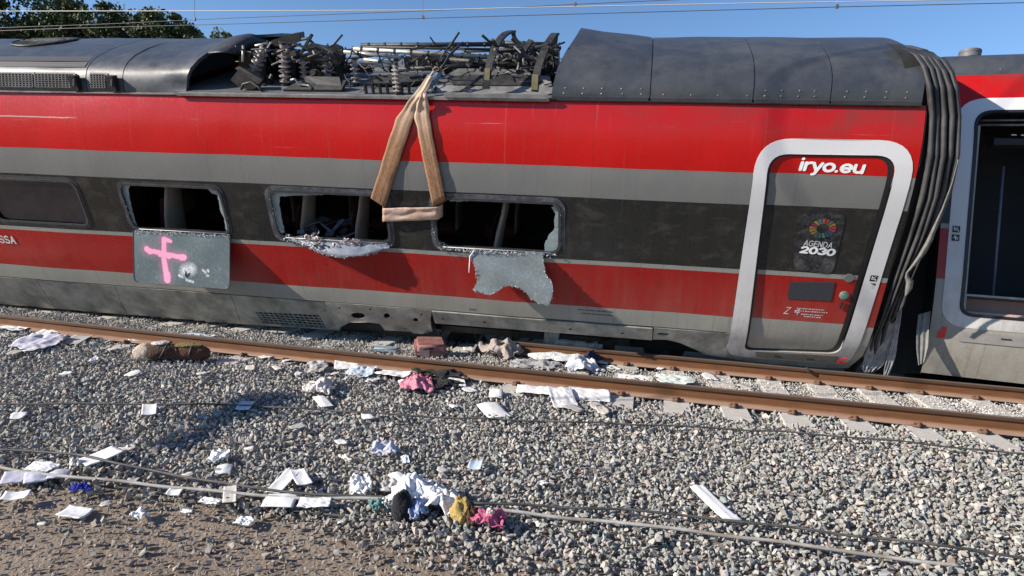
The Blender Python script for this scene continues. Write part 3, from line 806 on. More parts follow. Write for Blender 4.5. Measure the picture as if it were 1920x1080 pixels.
def torn(t, j, s, y, h):
    # right-hand end is ripped: low at the near edge, curled up and forward over the top
    end = [-6.12, -6.12, -6.10, -6.07, -6.03, -5.97, -5.90, -5.72, -5.55, -5.45, -5.4, -5.4, -5.5, -5.6, -5.7, -5.8, -5.9, -5.95, -6.0][j]
    s = -7.035 + (end + 7.035) * t
    bulge = [0, 0, .0, .01, .02, .04, .07, .10, .12, .11, .09, .06, .03, 0, 0, 0, 0, 0, 0][j]
    k = max(0, (t - .45) / .55)
    return (s, y + .03 * k * math.sin(j * 1.3), h + bulge * k ** 1.5 + .012 * math.sin(s * 9 + j) * k)
roof_seg('roof_panel', -7.035, -5.5, n=10, fn=torn)['label'] = 'torn roof panel with curled end'
# crumpled black hood that hangs off the torn end
hp = [  # rows from the near edge upwards, columns left to right: (px, py, y plane)
    [(366, 168, .34), (372, 166, .5), (385, 166, .75), (400, 166, 1.0), (430, 164, 1.1)],
    [(362, 130, .42), (380, 118, .42), (398, 112, .55), (425, 130, .9), (442, 140, 1.1)],
    [(384, 103, .62), (400, 99, .52), (428, 99, .55), (446, 103, .75), (458, 112, 1.0)],
    [(405, 86, .9), (422, 84, .72), (445, 84, .75), (462, 84, .9), (476, 88, 1.15)],
    [(432, 70, 1.2), (450, 67, 1.0), (468, 64, 1.0), (488, 72, 1.1), (502, 78, 1.3)],
    [(440, 68, 1.7), (458, 64, 1.7), (472, 61, 1.7), (490, 68, 1.7), (506, 79, 1.7)],
    [(446, 76, 2.3), (460, 74, 2.3), (476, 72, 2.3), (492, 76, 2.3), (508, 84, 2.3)]]
rows = [[on_y(F1, *q) for q in r] for r in hp[2:]]
v, f = grid(rows)
hood = link('crumpled_hood', v, [tuple(reversed(t)) for t in f], simple('crumpled_dark_sheet', (.024, .025, .030), .55, 0, .3, 6, .006), car, True)
sb = hood.modifiers.new('s', 'SUBSURF'); sb.levels = 2; sb.render_levels = 2
so = hood.modifiers.new('t', 'SOLIDIFY'); so.thickness = .01
roof_seg('roof_frame', -22, -7.0, M['under'], 8, lift=-.04)
# right-hand cover, in four bolted segments
def front(t, j, s, y, h):
    cut = [-1.30, -1.30, -1.29, -1.27, -1.25, -1.22, -1.17, -1.12, -1.10, -1.10, -1.1, -1.1, -1.1, -1.1, -1.1, -1.1, -1.1, -1.1, -1.1][j]
    up = [0, 0, 0, .01, .03, .05, .075, .10, .115, .12, .12, .1, .1, .08, .05, .02, 0, 0, 0][j]
    s = cut + (-.175 - cut) * t
    k = 1 - t
    return (s, y, h + up * k ** .8 + .05 * max(0, k - .7) * (1 if 5 < j < 12 else 0))
roof_seg('roof_cover', -1.3, -.175, n=10, fn=front)['label'] = 'roof cover segment lifted at its open end'
for a, b in ((-.165, .945), (.955, 1.745), (1.755, 2.66)): roof_seg('roof_cover', a, b, fn=wav)
def rim(t, j, s, y, h): return (s, y + (.02 if j < 9 else -.02), h - .02)
roof_seg('roof_frame', -.9, 2.64, M['under'], 6, fn=rim)
sk = MB()
for s0, s1 in ((-1.29, -.185), (-.16, .94), (.96, 1.74), (1.76, 2.65)):
    sk.box((s0, .262, 3.145), (s1, .292, 3.185))
sk.build('cover_flange', M['roof'], car)
rv = MB(); r_ = random.Random(8)
for s in list(np.arange(-1.15, -.2, .22)) + list(np.arange(-.02, .9, .30)) + list(np.arange(1.08, 1.7, .17)) + list(np.arange(1.9, 2.6, .2)):
    for h in ((3.21, 3.265) if s > .9 or s < -.2 else (3.21,)):
        rv.lathe((s + r_.uniform(-.01, .01), roof_at(h) + .002, h), (0, -1, .25), [(0, .010), (.005, .0095), (.007, .005)], 7)
rv.build('rivets', M['steel'], car)['kind'] = 'stuff'
# steel channel along the roof edge
MB().box((-6.2, .215, 3.132), (-1.32, .30, 3.165)).build('roof_edge_channel', M['roof_edge'], car)
MB().box((SL, .25, 3.134), (-6.21, .30, 3.148)).build('roof_edge_channel', M['roof_edge'], car)
MB().box((-1.31, .25, 3.134), (2.66, .30, 3.146)).build('roof_edge_channel', M['under'], car)
MB().box((-2.58, .20, 3.166), (-1.33, .24, 3.215)).build('roof_kerb', M['roof_edge'], car)
dk = MB(); dk.box((-6.3, .29, 3.12), (-1.0, 2.6, 3.17)); dk.build('roof_deck', M['deck'], car)
MB().box((-6.75, .50, 3.15), (-6.70, 2.4, 3.46)).build('well_bulkhead', M['under'], car)
# grilles on the left-hand roof
def roof_strip(name, s0, s1, h0, h1, off, mat, parent=car):
    n = max(2, int((s1 - s0) / .3)); rows = []
    for i in range(n + 1):
        s = s0 + (s1 - s0) * i / n
        rows.append([(s, roof_at(h0 + (h1 - h0) * q / 4) - off, h0 + (h1 - h0) * q / 4 + off * .4) for q in range(5)])
    v, f = grid(rows); return link(name, v, [tuple(reversed(t)) for t in f], mat, parent, True)
def perforated(name, scale, hole, metal):
    k = NT(name); c = k.coord('Object'); x, y, z = k.sep(c)
    fx = k.math('SUBTRACT', k.math('FRACT', k.math('MULTIPLY', x, scale)), .5); fz = k.math('SUBTRACT', k.math('FRACT', k.math('MULTIPLY', z, scale)), .5)
    d = k.math('MAXIMUM', k.math('ABSOLUTE', fx), k.math('ABSOLUTE', fz))
    return k.fin(k.mix(k.mr(d, .28, .34, 0, 1), hole, metal), .6)
PERF = perforated('fine_perforated_mesh', 60, (.004, .004, .004), (.075, .075, .08))
def lattice(s0, s1, h0, h1, nx, ny):
    fr = roof_strip('grille_frame', s0 - .03, s1 + .03, h0 - .02, h1 + .02, .010, M['deck'])
    roof_strip('grille_void', s0, s1, h0, h1, .014, M['under'], fr)
    m = MB()
    for i in range(nx + 1):
        s = s0 + (s1 - s0) * i / nx
        m.beam((s, roof_at(h0) - .022, h0 + .006), (s, roof_at(h1) - .022, h1 + .006), .014, .012, (1, 0, 0))
    for j in range(ny + 1):
        h = h0 + (h1 - h0) * j / ny
        m.beam((s0, roof_at(h) - .024, h + .006), (s1, roof_at(h) - .024, h + .006), .012, .012)
    m.build('grille_bars', M['deck'], fr)
lattice(-9.1, -8.44, 3.20, 3.36, 12, 6); lattice(-8.40, -7.80, 3.20, 3.36, 11, 6); lattice(-7.52, -7.30, 3.20, 3.36, 5, 6); lattice(-9.85, -9.18, 3.20, 3.36, 12, 6)
for s in (-7.74, -7.16):
    m = MB(); m.box((s - .06, .24, 3.17), (s + .05, .33, 3.36)); m.build('roof_latch', M['black'], car)
    MB().beam((s, .235, 3.24), (s + .03, .24, 3.32), .02, .02).build('latch_lever', M['roof_edge'], car)
for h0, h1 in ((3.44, 3.49), (3.497, 3.535)):
    roof_strip('perforated_strip', -11.9, -7.66 - (0 if h0 > 3.46 else 0), h0, h1, .006, PERF)
e_ = MB(); c0 = on_h(F1, 88, 86, 3.55); pts = []
for t in range(32):
    a = 2 * math.pi * t / 32; pts.append((c0[0] + .46 * math.cos(a), c0[1] + .40 * math.sin(a)))
def roofh(y): return float(np.interp(y, [a for a, b in RP], [b for a, b in RP]))
e_.add([(x, y, roofh(y) + .012) for x, y in pts], [tuple(range(32))])
fan = e_.build('fan_recess', M['under'], car)
e_ = MB(); e_.tube([(x, y, roofh(y) + .012) for x, y in pts + pts[:1]], .012, 6, False)
e_.build('fan_rim', M['black'], fan, True)
e_ = MB()
for t in range(1, 11):
    x = c0[0] - .40 + .8 * t / 11; w = .39 * math.sqrt(max(0, 1 - ((x - c0[0]) / .46) ** 2))
    e_.beam((x, c0[1] - w, roofh(c0[1] - w) + .02), (x, c0[1] + w, roofh(c0[1] + w) + .02), .010, .01)
for q in (-.5, 0, .5): e_.beam((c0[0] - .34, c0[1] + q * .2, roofh(c0[1] + q * .2) + .026), (c0[0] + .34, c0[1] + q * .2, roofh(c0[1] + q * .2) + .026), .008, .01)
e_.build('fan_guard', M['steel'], fan)
# ---- damaged pantograph gear
def P1(px, py, y): return on_y(F1, px, py, y)
DK = 3.172
def insulator(px, py, ptx, pty, n, r, tilt=False):
    base = Vector(on_h(F1, px, py, DK))
    top = Vector(P1(ptx, pty, base.y + (.0 if not tilt else .05)))
    ax = top - base; Lg = ax.length; pr = [(0, r * .55)]
    for i in range(n):
        z = Lg * (.06 + .86 * i / n); dz = Lg * .86 / n
        pr += [(z, r * .42), (z + dz * .35, r), (z + dz * .5, r * .98), (z + dz * .62, r * .45)]
    pr += [(Lg * .93, r * .42), (Lg * .93, r * .6), (Lg, r * .6)]
    m = MB().lathe(base, ax, pr, 14); o = m.build('insulator', M['insul'], car, True, 50)
    c = MB().lathe(base, ax, [(-.01, r * .8), (.03, r * .8)], 8); c.lathe(top, ax, [(0, r * .5), (.03, r * .5)], 8); c.build('insulator_foot', M['dark'], o)
    return top
insulator(668, 160, 664, 112, 5, .062); insulator(746, 176, 742, 122, 6, .060)
insulator(573, 158, 567, 108, 5, .062); insulator(614, 158, 609, 104, 5, .064)
insulator(536, 160, 531, 84, 7, .078); insulator(466, 160, 495, 88, 7, .085, True)
def bar(name, pts, r, mat, parent=car, n=8, cuffs=0):
    P = [P1(*p) for p in pts]; o = MB().tube(P, r, n).build(name, M[mat], parent, True)
    if cuffs:
        a = Vector(P[0]); b = Vector(P[-1]); m = MB()
        for i in range(cuffs):
            t = (i + .5) / cuffs; q = a.lerp(b, t); d = (b - a).normalized(); m.tube([q - d * .012, q + d * .012], r * 1.22, n)
        m.build('tube_clamp', M['dark'], o)
    return o
bar('pantograph_tube', [(663, 92, 1.0), (916, 107, 1.0)], .030, 'tube', cuffs=8)
bar('pantograph_tube', [(645, 97, .85), (752, 108, .85)], .024, 'tube', cuffs=2)
bar('pantograph_tube', [(683, 112, .8), (741, 118, .8)], .024, 'tube', cuffs=1)
bar('pantograph_tube', [(677, 85, 1.5), (925, 83, 1.5)], .030, 'dark', cuffs=8)
bar('pantograph_tube', [(680, 88, 1.35), (930, 93, 1.35)], .018, 'dark')
bar('pantograph_tube', [(745, 130, .7), (915, 122, .9)], .028, 'dark')
bar('pantograph_tube', [(845, 103, 1.2), (1020, 110, 1.2)], .030, 'tube', cuffs=4)
bar('pantograph_tube', [(870, 96, 1.4), (1052, 90, 1.4)], .022, 'dark')
bar('pantograph_tube', [(840, 112, .9), (930, 118, .9), (1025, 130, .9)], .030, 'dark')
bar('pantograph_tube', [(925, 80, 1.6), (1040, 84, 1.6)], .030, 'dark', cuffs=3)
bar('pantograph_tube', [(640, 110, 1.6), (700, 104, 1.6)], .02, 'dark')
o = MB().box(P1(698, 132, .8), tuple(a + b for a, b in zip(P1(728, 124, .8), (0, .12, 0)))).build('junction_plate', M['tube'], car)
# ribs of the missing cover: bent dark hoops
def hoop(pts, w, t, mat='dark', foot=True):
    P = [Vector(P1(*p)) for p in pts]; m = MB()
    # smooth polyline
    Q = []
    for i in range(len(P) - 1):
        for k in range(4):
            u = k / 4; a = P[max(i - 1, 0)]; b = P[i]; c = P[i + 1]; d = P[min(i + 2, len(P) - 1)]
            Q.append(.5 * ((2 * b) + (c - a) * u + (2 * a - 5 * b + 4 * c - d) * u * u + (3 * b - 3 * c + d - a) * u ** 3))
    Q.append(P[-1])
    rows = []
    for i, q in enumerate(Q):
        d = (Q[min(i + 1, len(Q) - 1)] - Q[max(i - 1, 0)]).normalized(); sx = Vector((1, 0, 0)); sx = (sx - d * sx.dot(d)).normalized(); n = sx.cross(d)
        rows.append([q + sx * w / 2 + n * t / 2, q - sx * w / 2 + n * t / 2, q - sx * w / 2 - n * t / 2, q + sx * w / 2 - n * t / 2])
    v, f = grid(rows, True); m.add(v, f); m.add(rows[0], [(0, 1, 2, 3)]); m.add(rows[-1], [(3, 2, 1, 0)])
    o = m.build('roof_hoop', M[mat], car)
    return o
h1 = hoop([(911, 166, .36), (914, 140, .38), (921, 110, .50), (932, 82, .68), (947, 64, .95), (962, 59, 1.2)], .085, .03)
h2 = hoop([(1003, 172, .36), (1006, 140, .38), (1014, 112, .50), (1026, 84, .70), (1038, 66, 1.0), (1043, 64, 1.1)], .085, .03)
hoop([(967, 118, .8), (980, 98, .85), (996, 76, 1.0)], .07, .03)
hoop([(1043, 66, 1.1), (1041, 82, 1.12), (1040, 92, 1.12)], .05, .03)
hoop([(962, 60, 1.2), (965, 72, 1.2), (975, 84, 1.2)], .05, .03)
tapeM = simple('yellowed_hoop_end', (.22, .20, .11), .6, 0, .2, 12)
for px, py in ((1002, 160),):
    p = Vector(P1(px, py, .345)); MB().beam(p + Vector((0, 0, -.05)), p + Vector((.01, .01, .12)), .075, .02, (0, -1, 0)).build('hoop_tip', tapeM, car)
p = Vector(P1(913, 145, .36)); MB().beam(p + Vector((0, 0, -.03)), p + Vector((.01, .01, .1)), .06, .02, (0, -1, 0)).build('hoop_tip', tapeM, car)
# tray with sloping sides
tr = MB()
a = [P1(795, 175, .42), P1(850, 138, .75), P1(1030, 142, .75), P1(1040, 176, .42)]
tr.add([Vector(q) for q in a] + [Vector(q) + Vector((0, .0, -.03)) for q in a], [(0, 3, 2, 1), (4, 5, 6, 7), (0, 1, 5, 4), (1, 2, 6, 5), (2, 3, 7, 6), (3, 0, 4, 7)])
tr.build('equipment_tray', M['roof_edge'], car)
a = [P1(800, 168, .55), P1(860, 136, .8), P1(990, 138, .8), P1(1010, 160, .6)]
t2 = MB().add([Vector(q) + Vector((0, .0, .05)) for q in a] + [Vector(q) for q in a], [(0, 3, 2, 1), (4, 5, 6, 7), (0, 1, 5, 4), (1, 2, 6, 5), (2, 3, 7, 6), (3, 0, 4, 7)])
t2.build('equipment_box', simple('greenish_grey_casing', (.10, .10, .095), .6, 0, .3, 8, .001), car)
# black comb of upright fins
cm = MB(); c0_ = None
for i in range(7):
    x = 686 + i * 13.5; a = Vector(P1(x, 181, .30)); cm.box(a + Vector((-.010, 0, -.02)), a + Vector((.012, .05, .155)))
    cm.box(a + Vector((-.03, -.004, -.03)), a + Vector((.03, .02, -.01)))
a = Vector(P1(686, 156, .34)); b = Vector(P1(770, 158, .34)); cm.beam(a, b, .03, .014)
cm.build('finned_bracket', M['black'], car)
# fin block of the resistor seen behind the tubes
rs_ = MB()
for i in range(9):
    a = Vector(P1(797 + i * 4.4, 118, .9)); rs_.box(a + Vector((-.006, -.02, -.10)), a + Vector((.006, .10, .05)))
rs_.build('resistor_fins', M['dark'], car)
# scrambled linkages, cables and brackets
r_ = random.Random(21)
def tangle(name, x0, x1, y0, y1, pl0, pl1, n, rmin, rmax, lmax, mat, kind=0, seed=0):
    r_ = random.Random(seed)
    for _ in range(n):
        m = MB(); a = Vector(P1(r_.uniform(x0, x1), r_.uniform(y0, y1), r_.uniform(pl0, pl1)))
        if a.z < DK: a.z = DK + .02
        d = Vector((r_.gauss(0, 1), r_.gauss(0, .5), r_.gauss(0, .5))).normalized() * r_.uniform(.06, lmax)
        b = a + d
        b.z = max(b.z, DK + .01)
        if kind == 0: m.beam(a, b, r_.uniform(rmin, rmax) * 2, r_.uniform(rmin, rmax) * 1.4)
        elif kind == 1: m.tube([a, a + d * .35 + Vector((0, 0, r_.uniform(-.03, .06))), a + d * .7 + Vector((0, r_.uniform(-.05, .05), r_.uniform(-.04, .05))), b], r_.uniform(rmin, rmax), 6)
        else:
            s = r_.uniform(rmin, rmax); m.beam(a - d.normalized() * s, a + d.normalized() * s, s * r_.uniform(.8, 1.6), s * r_.uniform(.8, 1.5))
        m.build(name, M[mat], car, kind == 1)
tangle('bent_linkage', 930, 1040, 90, 135, .6, 1.3, 26, .008, .022, .24, 'dark', 0, 1)
tangle('loose_cable', 930, 1045, 95, 140, .6, 1.2, 22, .006, .011, .26, 'dark', 1, 2)
tangle('small_bracket', 930, 1040, 100, 140, .6, 1.1, 22, .015, .038, .1, 'dark', 2, 3)
tangle('bent_linkage', 450, 640, 84, 135, .6, 1.4, 42, .009, .024, .32, 'dark', 0, 4)
tangle('loose_cable', 470, 650, 90, 155, .5, 1.2, 26, .006, .012, .30, 'dark', 1, 5)
tangle('small_bracket', 450, 640, 98, 155, .45, 1.1, 34, .018, .05, .1, 'dark', 2, 6)
tangle('small_bracket', 760, 850, 100, 140, .6, 1.0, 14, .012, .035, .1, 'dark', 2, 7)
tangle('loose_cable', 760, 920, 100, 150, .5, 1.1, 14, .006, .010, .30, 'dark', 1, 8)
tangle('bright_fitting', 930, 1040, 95, 135, .5, .8, 16, .006, .012, .12, 'tube', 0, 9)
tangle('bent_linkage', 925, 1045, 80, 135, .55, 1.1, 26, .010, .022, .28, 'dark', 0, 31)
tangle('bent_linkage', 760, 930, 92, 135, .6, 1.2, 16, .008, .018, .28, 'dark', 0, 32)
tangle('loose_cable', 640, 840, 100, 150, .5, 1.0, 18, .006, .011, .34, 'dark', 1, 41)
tangle('bent_linkage', 640, 860, 86, 130, .8, 1.4, 18, .008, .018, .34, 'dark', 0, 42)
tangle('small_bracket', 650, 930, 100, 135, .6, 1.1, 18, .015, .035, .1, 'dark', 2, 43)
tangle('bright_fitting', 470, 620, 90, 150, .45, .8, 9, .006, .012, .16, 'tube', 0, 10)

def slab(name, pts, t, mat):
    P = [Vector(P1(*p)) for p in pts]; n = (P[1] - P[0]).cross(P[2] - P[0]).normalized() * t
    k = len(P); m = MB().add(P + [p + n for p in P], [tuple(range(k)), tuple(range(2 * k - 1, k - 1, -1))] + [(i, i + k, (i + 1) % k + k, (i + 1) % k) for i in range(k)])
    return m.build(name, M[mat], car)
slab('dark_backdrop_casing', [(500, 100, 1.1), (522, 92, 1.1), (548, 100, 1.1), (556, 128, 1.1), (548, 160, 1.1), (502, 160, 1.1)], .25, 'black')  # dark slabs added as backdrop, for the darkness between the gear
slab('dark_backdrop_casing', [(560, 104, 1.2), (588, 97, 1.2), (606, 106, 1.2), (600, 150, 1.2), (566, 152, 1.2)], .22, 'black')
slab('dark_backdrop_casing', [(618, 102, .9), (640, 104, .9), (636, 128, .9), (640, 150, .9), (622, 152, .9)], .16, 'black')
slab('dark_backdrop_casing', [(448, 104, .9), (470, 92, .9), (500, 98, .9), (498, 150, .9), (446, 150, .9)], .2, 'black')
slab('grey_casing', [(838, 146, .62), (880, 140, .7), (1000, 141, .7), (1014, 150, .62), (1006, 160, .55), (850, 158, .55)], .22, 'dark')
slab('dark_backdrop_casing', [(832, 134, .95), (850, 122, 1.0), (930, 124, 1.0), (1044, 122, 1.0), (1046, 142, .9), (836, 142, .9)], .2, 'black')
slab('dark_backdrop_casing', [(690, 146, .75), (740, 138, .8), (802, 140, .8), (806, 152, .7), (700, 156, .65)], .2, 'dark')
slab('dark_backdrop_casing', [(628, 128, 1.2), (664, 122, 1.2), (700, 124, 1.2), (696, 136, 1.2), (632, 138, 1.2)], .2, 'dark')
slab('dark_backdrop_casing', [(932, 100, 1.4), (950, 88, 1.4), (1000, 86, 1.4), (1046, 96, 1.4), (1046, 138, 1.4), (930, 136, 1.4)], .2, 'black')
slab('curved_duct', [(838, 122, 1.1), (850, 112, 1.1), (880, 112, 1.1), (935, 124, 1.1), (940, 138, 1.1), (870, 134, 1.1), (846, 138, 1.1)], .12, 'dark')
slab('dark_backdrop_casing', [(756, 108, 1.25), (800, 104, 1.25), (838, 110, 1.25), (838, 132, 1.25), (760, 130, 1.25)], .12, 'black')
slab('broken_switch_box', [(432, 150, .40), (447, 130, .40), (485, 150, .40), (478, 168, .40), (452, 166, .40)], .14, 'dark')
slab('switch_box_lid', [(440, 128, .42), (448, 124, .42), (492, 150, .38), (485, 158, .38)], .03, 'dark')
slab('base_plate', [(530, 168, .36), (560, 152, .5), (650, 150, .5), (640, 168, .36)], .04, 'dark')
slab('motor_casing', [(565, 152, .45), (572, 143, .5), (636, 144, .5), (640, 160, .42), (600, 162, .42)], .12, 'dark')
slab('dark_cowl', [(508, 76, 1.3), (545, 64, 1.3), (560, 62, 1.3), (562, 78, 1.3), (545, 84, 1.3), (512, 88, 1.3)], .16, 'dark')
slab('dark_cowl', [(572, 92, 1.1), (580, 82, 1.1), (606, 88, 1.1), (606, 96, 1.1), (578, 98, 1.1)], .1, 'dark')
slab('dark_cowl', [(606, 92, 1.0), (622, 84, 1.0), (636, 90, 1.0), (640, 100, 1.0), (610, 104, 1.0)], .12, 'dark')
bar('linkage_arm', [(478, 86, .7), (510, 80, .8)], .016, 'tube'); bar('linkage_arm', [(456, 86, .6), (455, 116, .5)], .016, 'tube')
bar('linkage_arm', [(560, 114, .6), (608, 97, .6)], .018, 'dark'); bar('linkage_arm', [(510, 102, .6), (560, 84, .7)], .016, 'dark')
bar('linkage_arm', [(566, 74, 1.2), (578, 72, 1.2), (592, 86, 1.2)], .02, 'dark')
bar('corrugated_hose', [(452, 168, .36), (456, 158, .36), (470, 154, .36), (486, 164, .36), (492, 171, .34)], .018, 'dark')
bar('corrugated_hose', [(545, 150, .4), (553, 148, .4), (560, 158, .4), (578, 160, .4), (584, 166, .36)], .014, 'steel')
slab('white_plate', [(775, 168, .34), (786, 160, .36), (788, 178, .32), (778, 180, .32)], .02, 'steel')
bar('support_strut', [(790, 168, .5), (830, 140, .6)], .012, 'dark'); bar('support_strut', [(860, 172, .4), (895, 150, .5)], .012, 'dark')
# bogie area behind the beam
bo = MB()
def PU(px, py, y): return on_y(F1, px, py, y)
gearM = simple('oily_bogie_metal', (.055, .05, .045), .6, .2, .4, 14, .003)
ax_ = PU(880, 622, .45)
for px, rr_ in ((878, .36), (1245, .30)):
    c = Vector(PU(px, 650, .75)); w = MB().lathe(c, (0, 1, 0), [(0, rr_ - .05), (.0, rr_), (.03, rr_), (.03, rr_ - .03), (.10, rr_ - .03), (.12, rr_ - .03)], 28).build('wheel', gearM, car, True, 30)
    MB().lathe(c, (0, -1, 0), [(0, .13), (.06, .12), (.1, .08)], 16).build('axle_box', gearM, w, True, 30)
m = MB()
for a, b, w in (((830, 612, .5), (1180, 640, .5), .10), ((960, 640, .45), (1010, 600, .5), .07), ((905, 660, .5), (945, 618, .5), .04), ((1060, 650, .5), (1120, 615, .5), .05)):
    m.beam(PU(*a), PU(*b), w, w)
m.build('bogie_frame', gearM, car)
d0 = PU(1040, 641, .40); d1 = PU(1130, 650, .40)
pale = simple('pale_damper_paint', (.42, .40, .37), .6, 0, .3, 20, .001, .5, ((.12, .10, .09), .6))
o = MB().tube([d0, Vector(d0).lerp(Vector(d1), .65)], .055, 14).tube([Vector(d0).lerp(Vector(d1), .65), d1], .040, 14).build('damper', pale, car, True, 40)
slab('damper_bracket', [(1018, 648, .38), (1022, 618, .38), (1050, 616, .38), (1048, 632, .38), (1040, 652, .38)], .1, 'steel').data.materials[0] = pale
slab('damper_bracket', [(1126, 640, .4), (1150, 636, .4), (1152, 658, .4), (1128, 662, .4)], .08, 'dark')
slab('damper_bracket', [(1110, 645, .36), (1120, 643, .36), (1122, 660, .36), (1112, 662, .36)], .05, 'steel').data.materials[0] = pale
for k_ in range(9):
    cb = MB()
    a = Vector(PU(random.uniform(820, 1200), random.uniform(605, 625), .5)); b = a + Vector((random.uniform(-.3, .3), -.02, random.uniform(-.35, -.15)))
    cb.tube([a, a.lerp(b, .5) + Vector((0, -.05, -.05)), b], .009, 6); cb.build('torn_hose', M['black'], car, True)

# ------------------------------------------------------------------ panes that hang from the windows, straight down under gravity
def hang_frame(s, h0, y):
    P0 = b2w(F1, (s, y, h0)); m = Matrix.Identity(4); ax = F1[1][0]
    inn = np.cross([0, 0, 1], ax)
    for i in range(3):
        m[i][0] = ax[i]; m[i][1] = inn[i]; m[i][2] = (0, 0, 1)[i]; m[i][3] = P0[i]
    return P0, np.array([ax, inn, (0, 0, 1.0)]), m
def hpx(H, px, py):
    n = H[1][1]; d = ray(px, py); t = ((H[0] - CAM) @ n) / (d @ n); P = CAM + d * t - H[0]
    return float(P @ H[1][0]), float(P @ H[1][2])
def hanging(name, H, poly, mat, label, cat, th=.012, disp=None):
    v, f = cdt(poly, [], .05, .05)
    if disp is None: disp = lambda a, b: .006 * math.sin(a * 7) * math.sin(b * 6)
    vs = [(a, disp(a, b), b) for a, b in v]; fs = []
    for t in f:
        A, B_, C_ = [Vector((v[i][0], v[i][1], 0)) for i in t]; fs.append(t if (B_ - A).cross(C_ - A).z > 0 else tuple(reversed(t)))
    n0 = len(vs); k = len(poly)
    vs += [(a, y + th, b) for a, y, b in vs]; fs += [tuple(reversed([i + n0 for i in t])) for t in fs]
    b0 = len(vs)
    for p in poly: vs += [(p[0], disp(*p), p[1]), (p[0], disp(*p) + th, p[1])]
    fs += [(b0 + 2 * i, b0 + 2 * i + 1, b0 + 2 * ((i + 1) % k) + 1, b0 + 2 * ((i + 1) % k)) for i in range(k)]
    o = link(name, vs, fs, mat, None, True); o.data.set_sharp_from_angle(angle=math.radians(40)); o.matrix_world = H[2]
    return tag(o, label, cat)
H = hang_frame(-7.33, 1.262, -.035)
pl = rounded([(0.0, -.745), (1.545, -.745), (1.545, 0), (0, 0)], [.09, .09, .02, .02], 6)
hole = [(.83, -.60), (.85, -.52), (.87, -.58), (.91, -.55), (.93, -.50), (.90, -.60), (.87, -.63)]
pane = hanging('hanging_window_pane', H, pl, M['pinkpane'], 'shattered green-grey window pane with a sprayed pink cross, hanging below the second window', 'window pane')
MB().add([(a, -.004, b) for a, b in hole], [tuple(range(len(hole)))]).build('punched_hole', M['under'], pane)
tb = MB().tube([(a, 0, b) for a, b in pl[:14] + [(1.545, 0)]], .007, 6, False).tube([(0, 0, 0), (0, 0, -.68), (.02, 0, -.72)], .007, 6, False)
tb.build('edge_seal', simple('dark_blue_edge_seal', (.03, .05, .07), .4), pane, True)
for k_, hh_ in enumerate(((.02, -.035), (.0, -.02))):
    pass
def crumbs_top(name, path, n, sp, mat, par, seed): return crumbs(name, path, n, sp, mat, par, (.005, .014), seed)
crumbs_top('glass_crumbs', [(0, -.004, -.012), (1.54, -.004, -.012)], 260, .011, M['whitecrumb'], pane, 3)['kind'] = 'stuff'
H4 = hang_frame(-2.4, 1.255, -.035)
px4 = [(884, 474), (884, 486), (890, 500), (894, 515), (893, 532), (887, 545), (898, 546), (910, 552), (922, 552), (935, 544), (946, 535), (958, 536), (975, 540), (988, 550), (996, 562), (1008, 568), (1028, 573), (1034, 560), (1037, 542), (1033, 528), (1022, 512), (1020, 495), (1018, 474)]
poly4 = jag(list(reversed([hpx(H4, *p) for p in px4])), .006, .03, 4)
def sag(a, b): return .015 * math.sin(a * 9 + 1) * (-b) + .01 * math.sin(b * 14 + a * 5)
p4 = hanging('hanging_glass_remnant', H4, poly4, M['pane'], 'ragged grey remnant of laminated glass hanging from the sill of the fourth window', 'window pane', disp=sag)
crumbs_top('glass_crumbs', [(p[0], -.004, p[1]) for p in poly4], 300, .006, M['whitecrumb'], p4, 5)['kind'] = 'stuff'
crumbs_top('glass_crumbs', [(.0, -.01, .0), (.85, -.01, .0)], 170, .010, M['whitecrumb'], p4, 6)['kind'] = 'stuff'
wv = [(p[0], -.02, p[1]) for p in (hpx(H4, 890, 470), hpx(H4, 882, 480), hpx(H4, 881, 496), hpx(H4, 880, 511))]
MB().tube(wv, .007, 6).build('loose_trim_wire', M['white'], p4, True)
# folded flap under the third window: sticks outwards
rows = []
fl = [(-4.90, .01, .00), (-4.68, .05, -.03), (-4.42, .13, -.09), (-4.12, .17, -.115), (-3.85, .15, -.10), (-3.6, .09, -.06), (-3.43, .02, -.02)]
for i, (s, o_, dz) in enumerate(fl):
    row = []
    for q in range(7):
        t = q / 6
        row.append((s + .012 * math.sin(q * 3 + i), -.01 - o_ * t + .0, 1.272 + dz * .3 * t - (.02 + .12 * (o_ / .20)) * t ** 1.5 + .010 * math.sin(i * 2.3 + q * 1.9)))
    rows.append(row)
# refine
def refine(rows, k=3, seed=2, amp=.008):
    r = random.Random(seed); out = []
    n = (len(rows) - 1) * k
    for i in range(n + 1):
        t = i / k; a = min(int(t), len(rows) - 2); u = t - a; u = u * u * (3 - 2 * u); row = []
        for q in range(len(rows[0])):
            p = Vector(rows[a][q]).lerp(Vector(rows[a + 1][q]), u); e = q / (len(rows[0]) - 1)
            row.append(p + Vector((0, r.uniform(-amp, amp) * e, r.uniform(-amp, amp) * e)))
        out.append(row)
    return out
v, f = grid(refine(rows, 4)); 
flap = link('folded_glass_flap', v, f, finish(crazed('bluish_crazed_flap', (.12, .14, .19), (.42, .45, .49), .4, 120)), None, True); flap.matrix_world = fmat(F1)
so = flap.modifiers.new('t', 'SOLIDIFY'); so.thickness = .01
tag(flap, 'crumpled blue-grey sheet of broken glass folded out over the sill of the third window', 'window pane')
crumbs_top('glass_crumbs', [(r[-1][0], r[-1][1], r[-1][2]) for r in rows], 120, .008, M['whitecrumb'], flap, 7)['kind'] = 'stuff'
cl = MB(); r_ = random.Random(12)
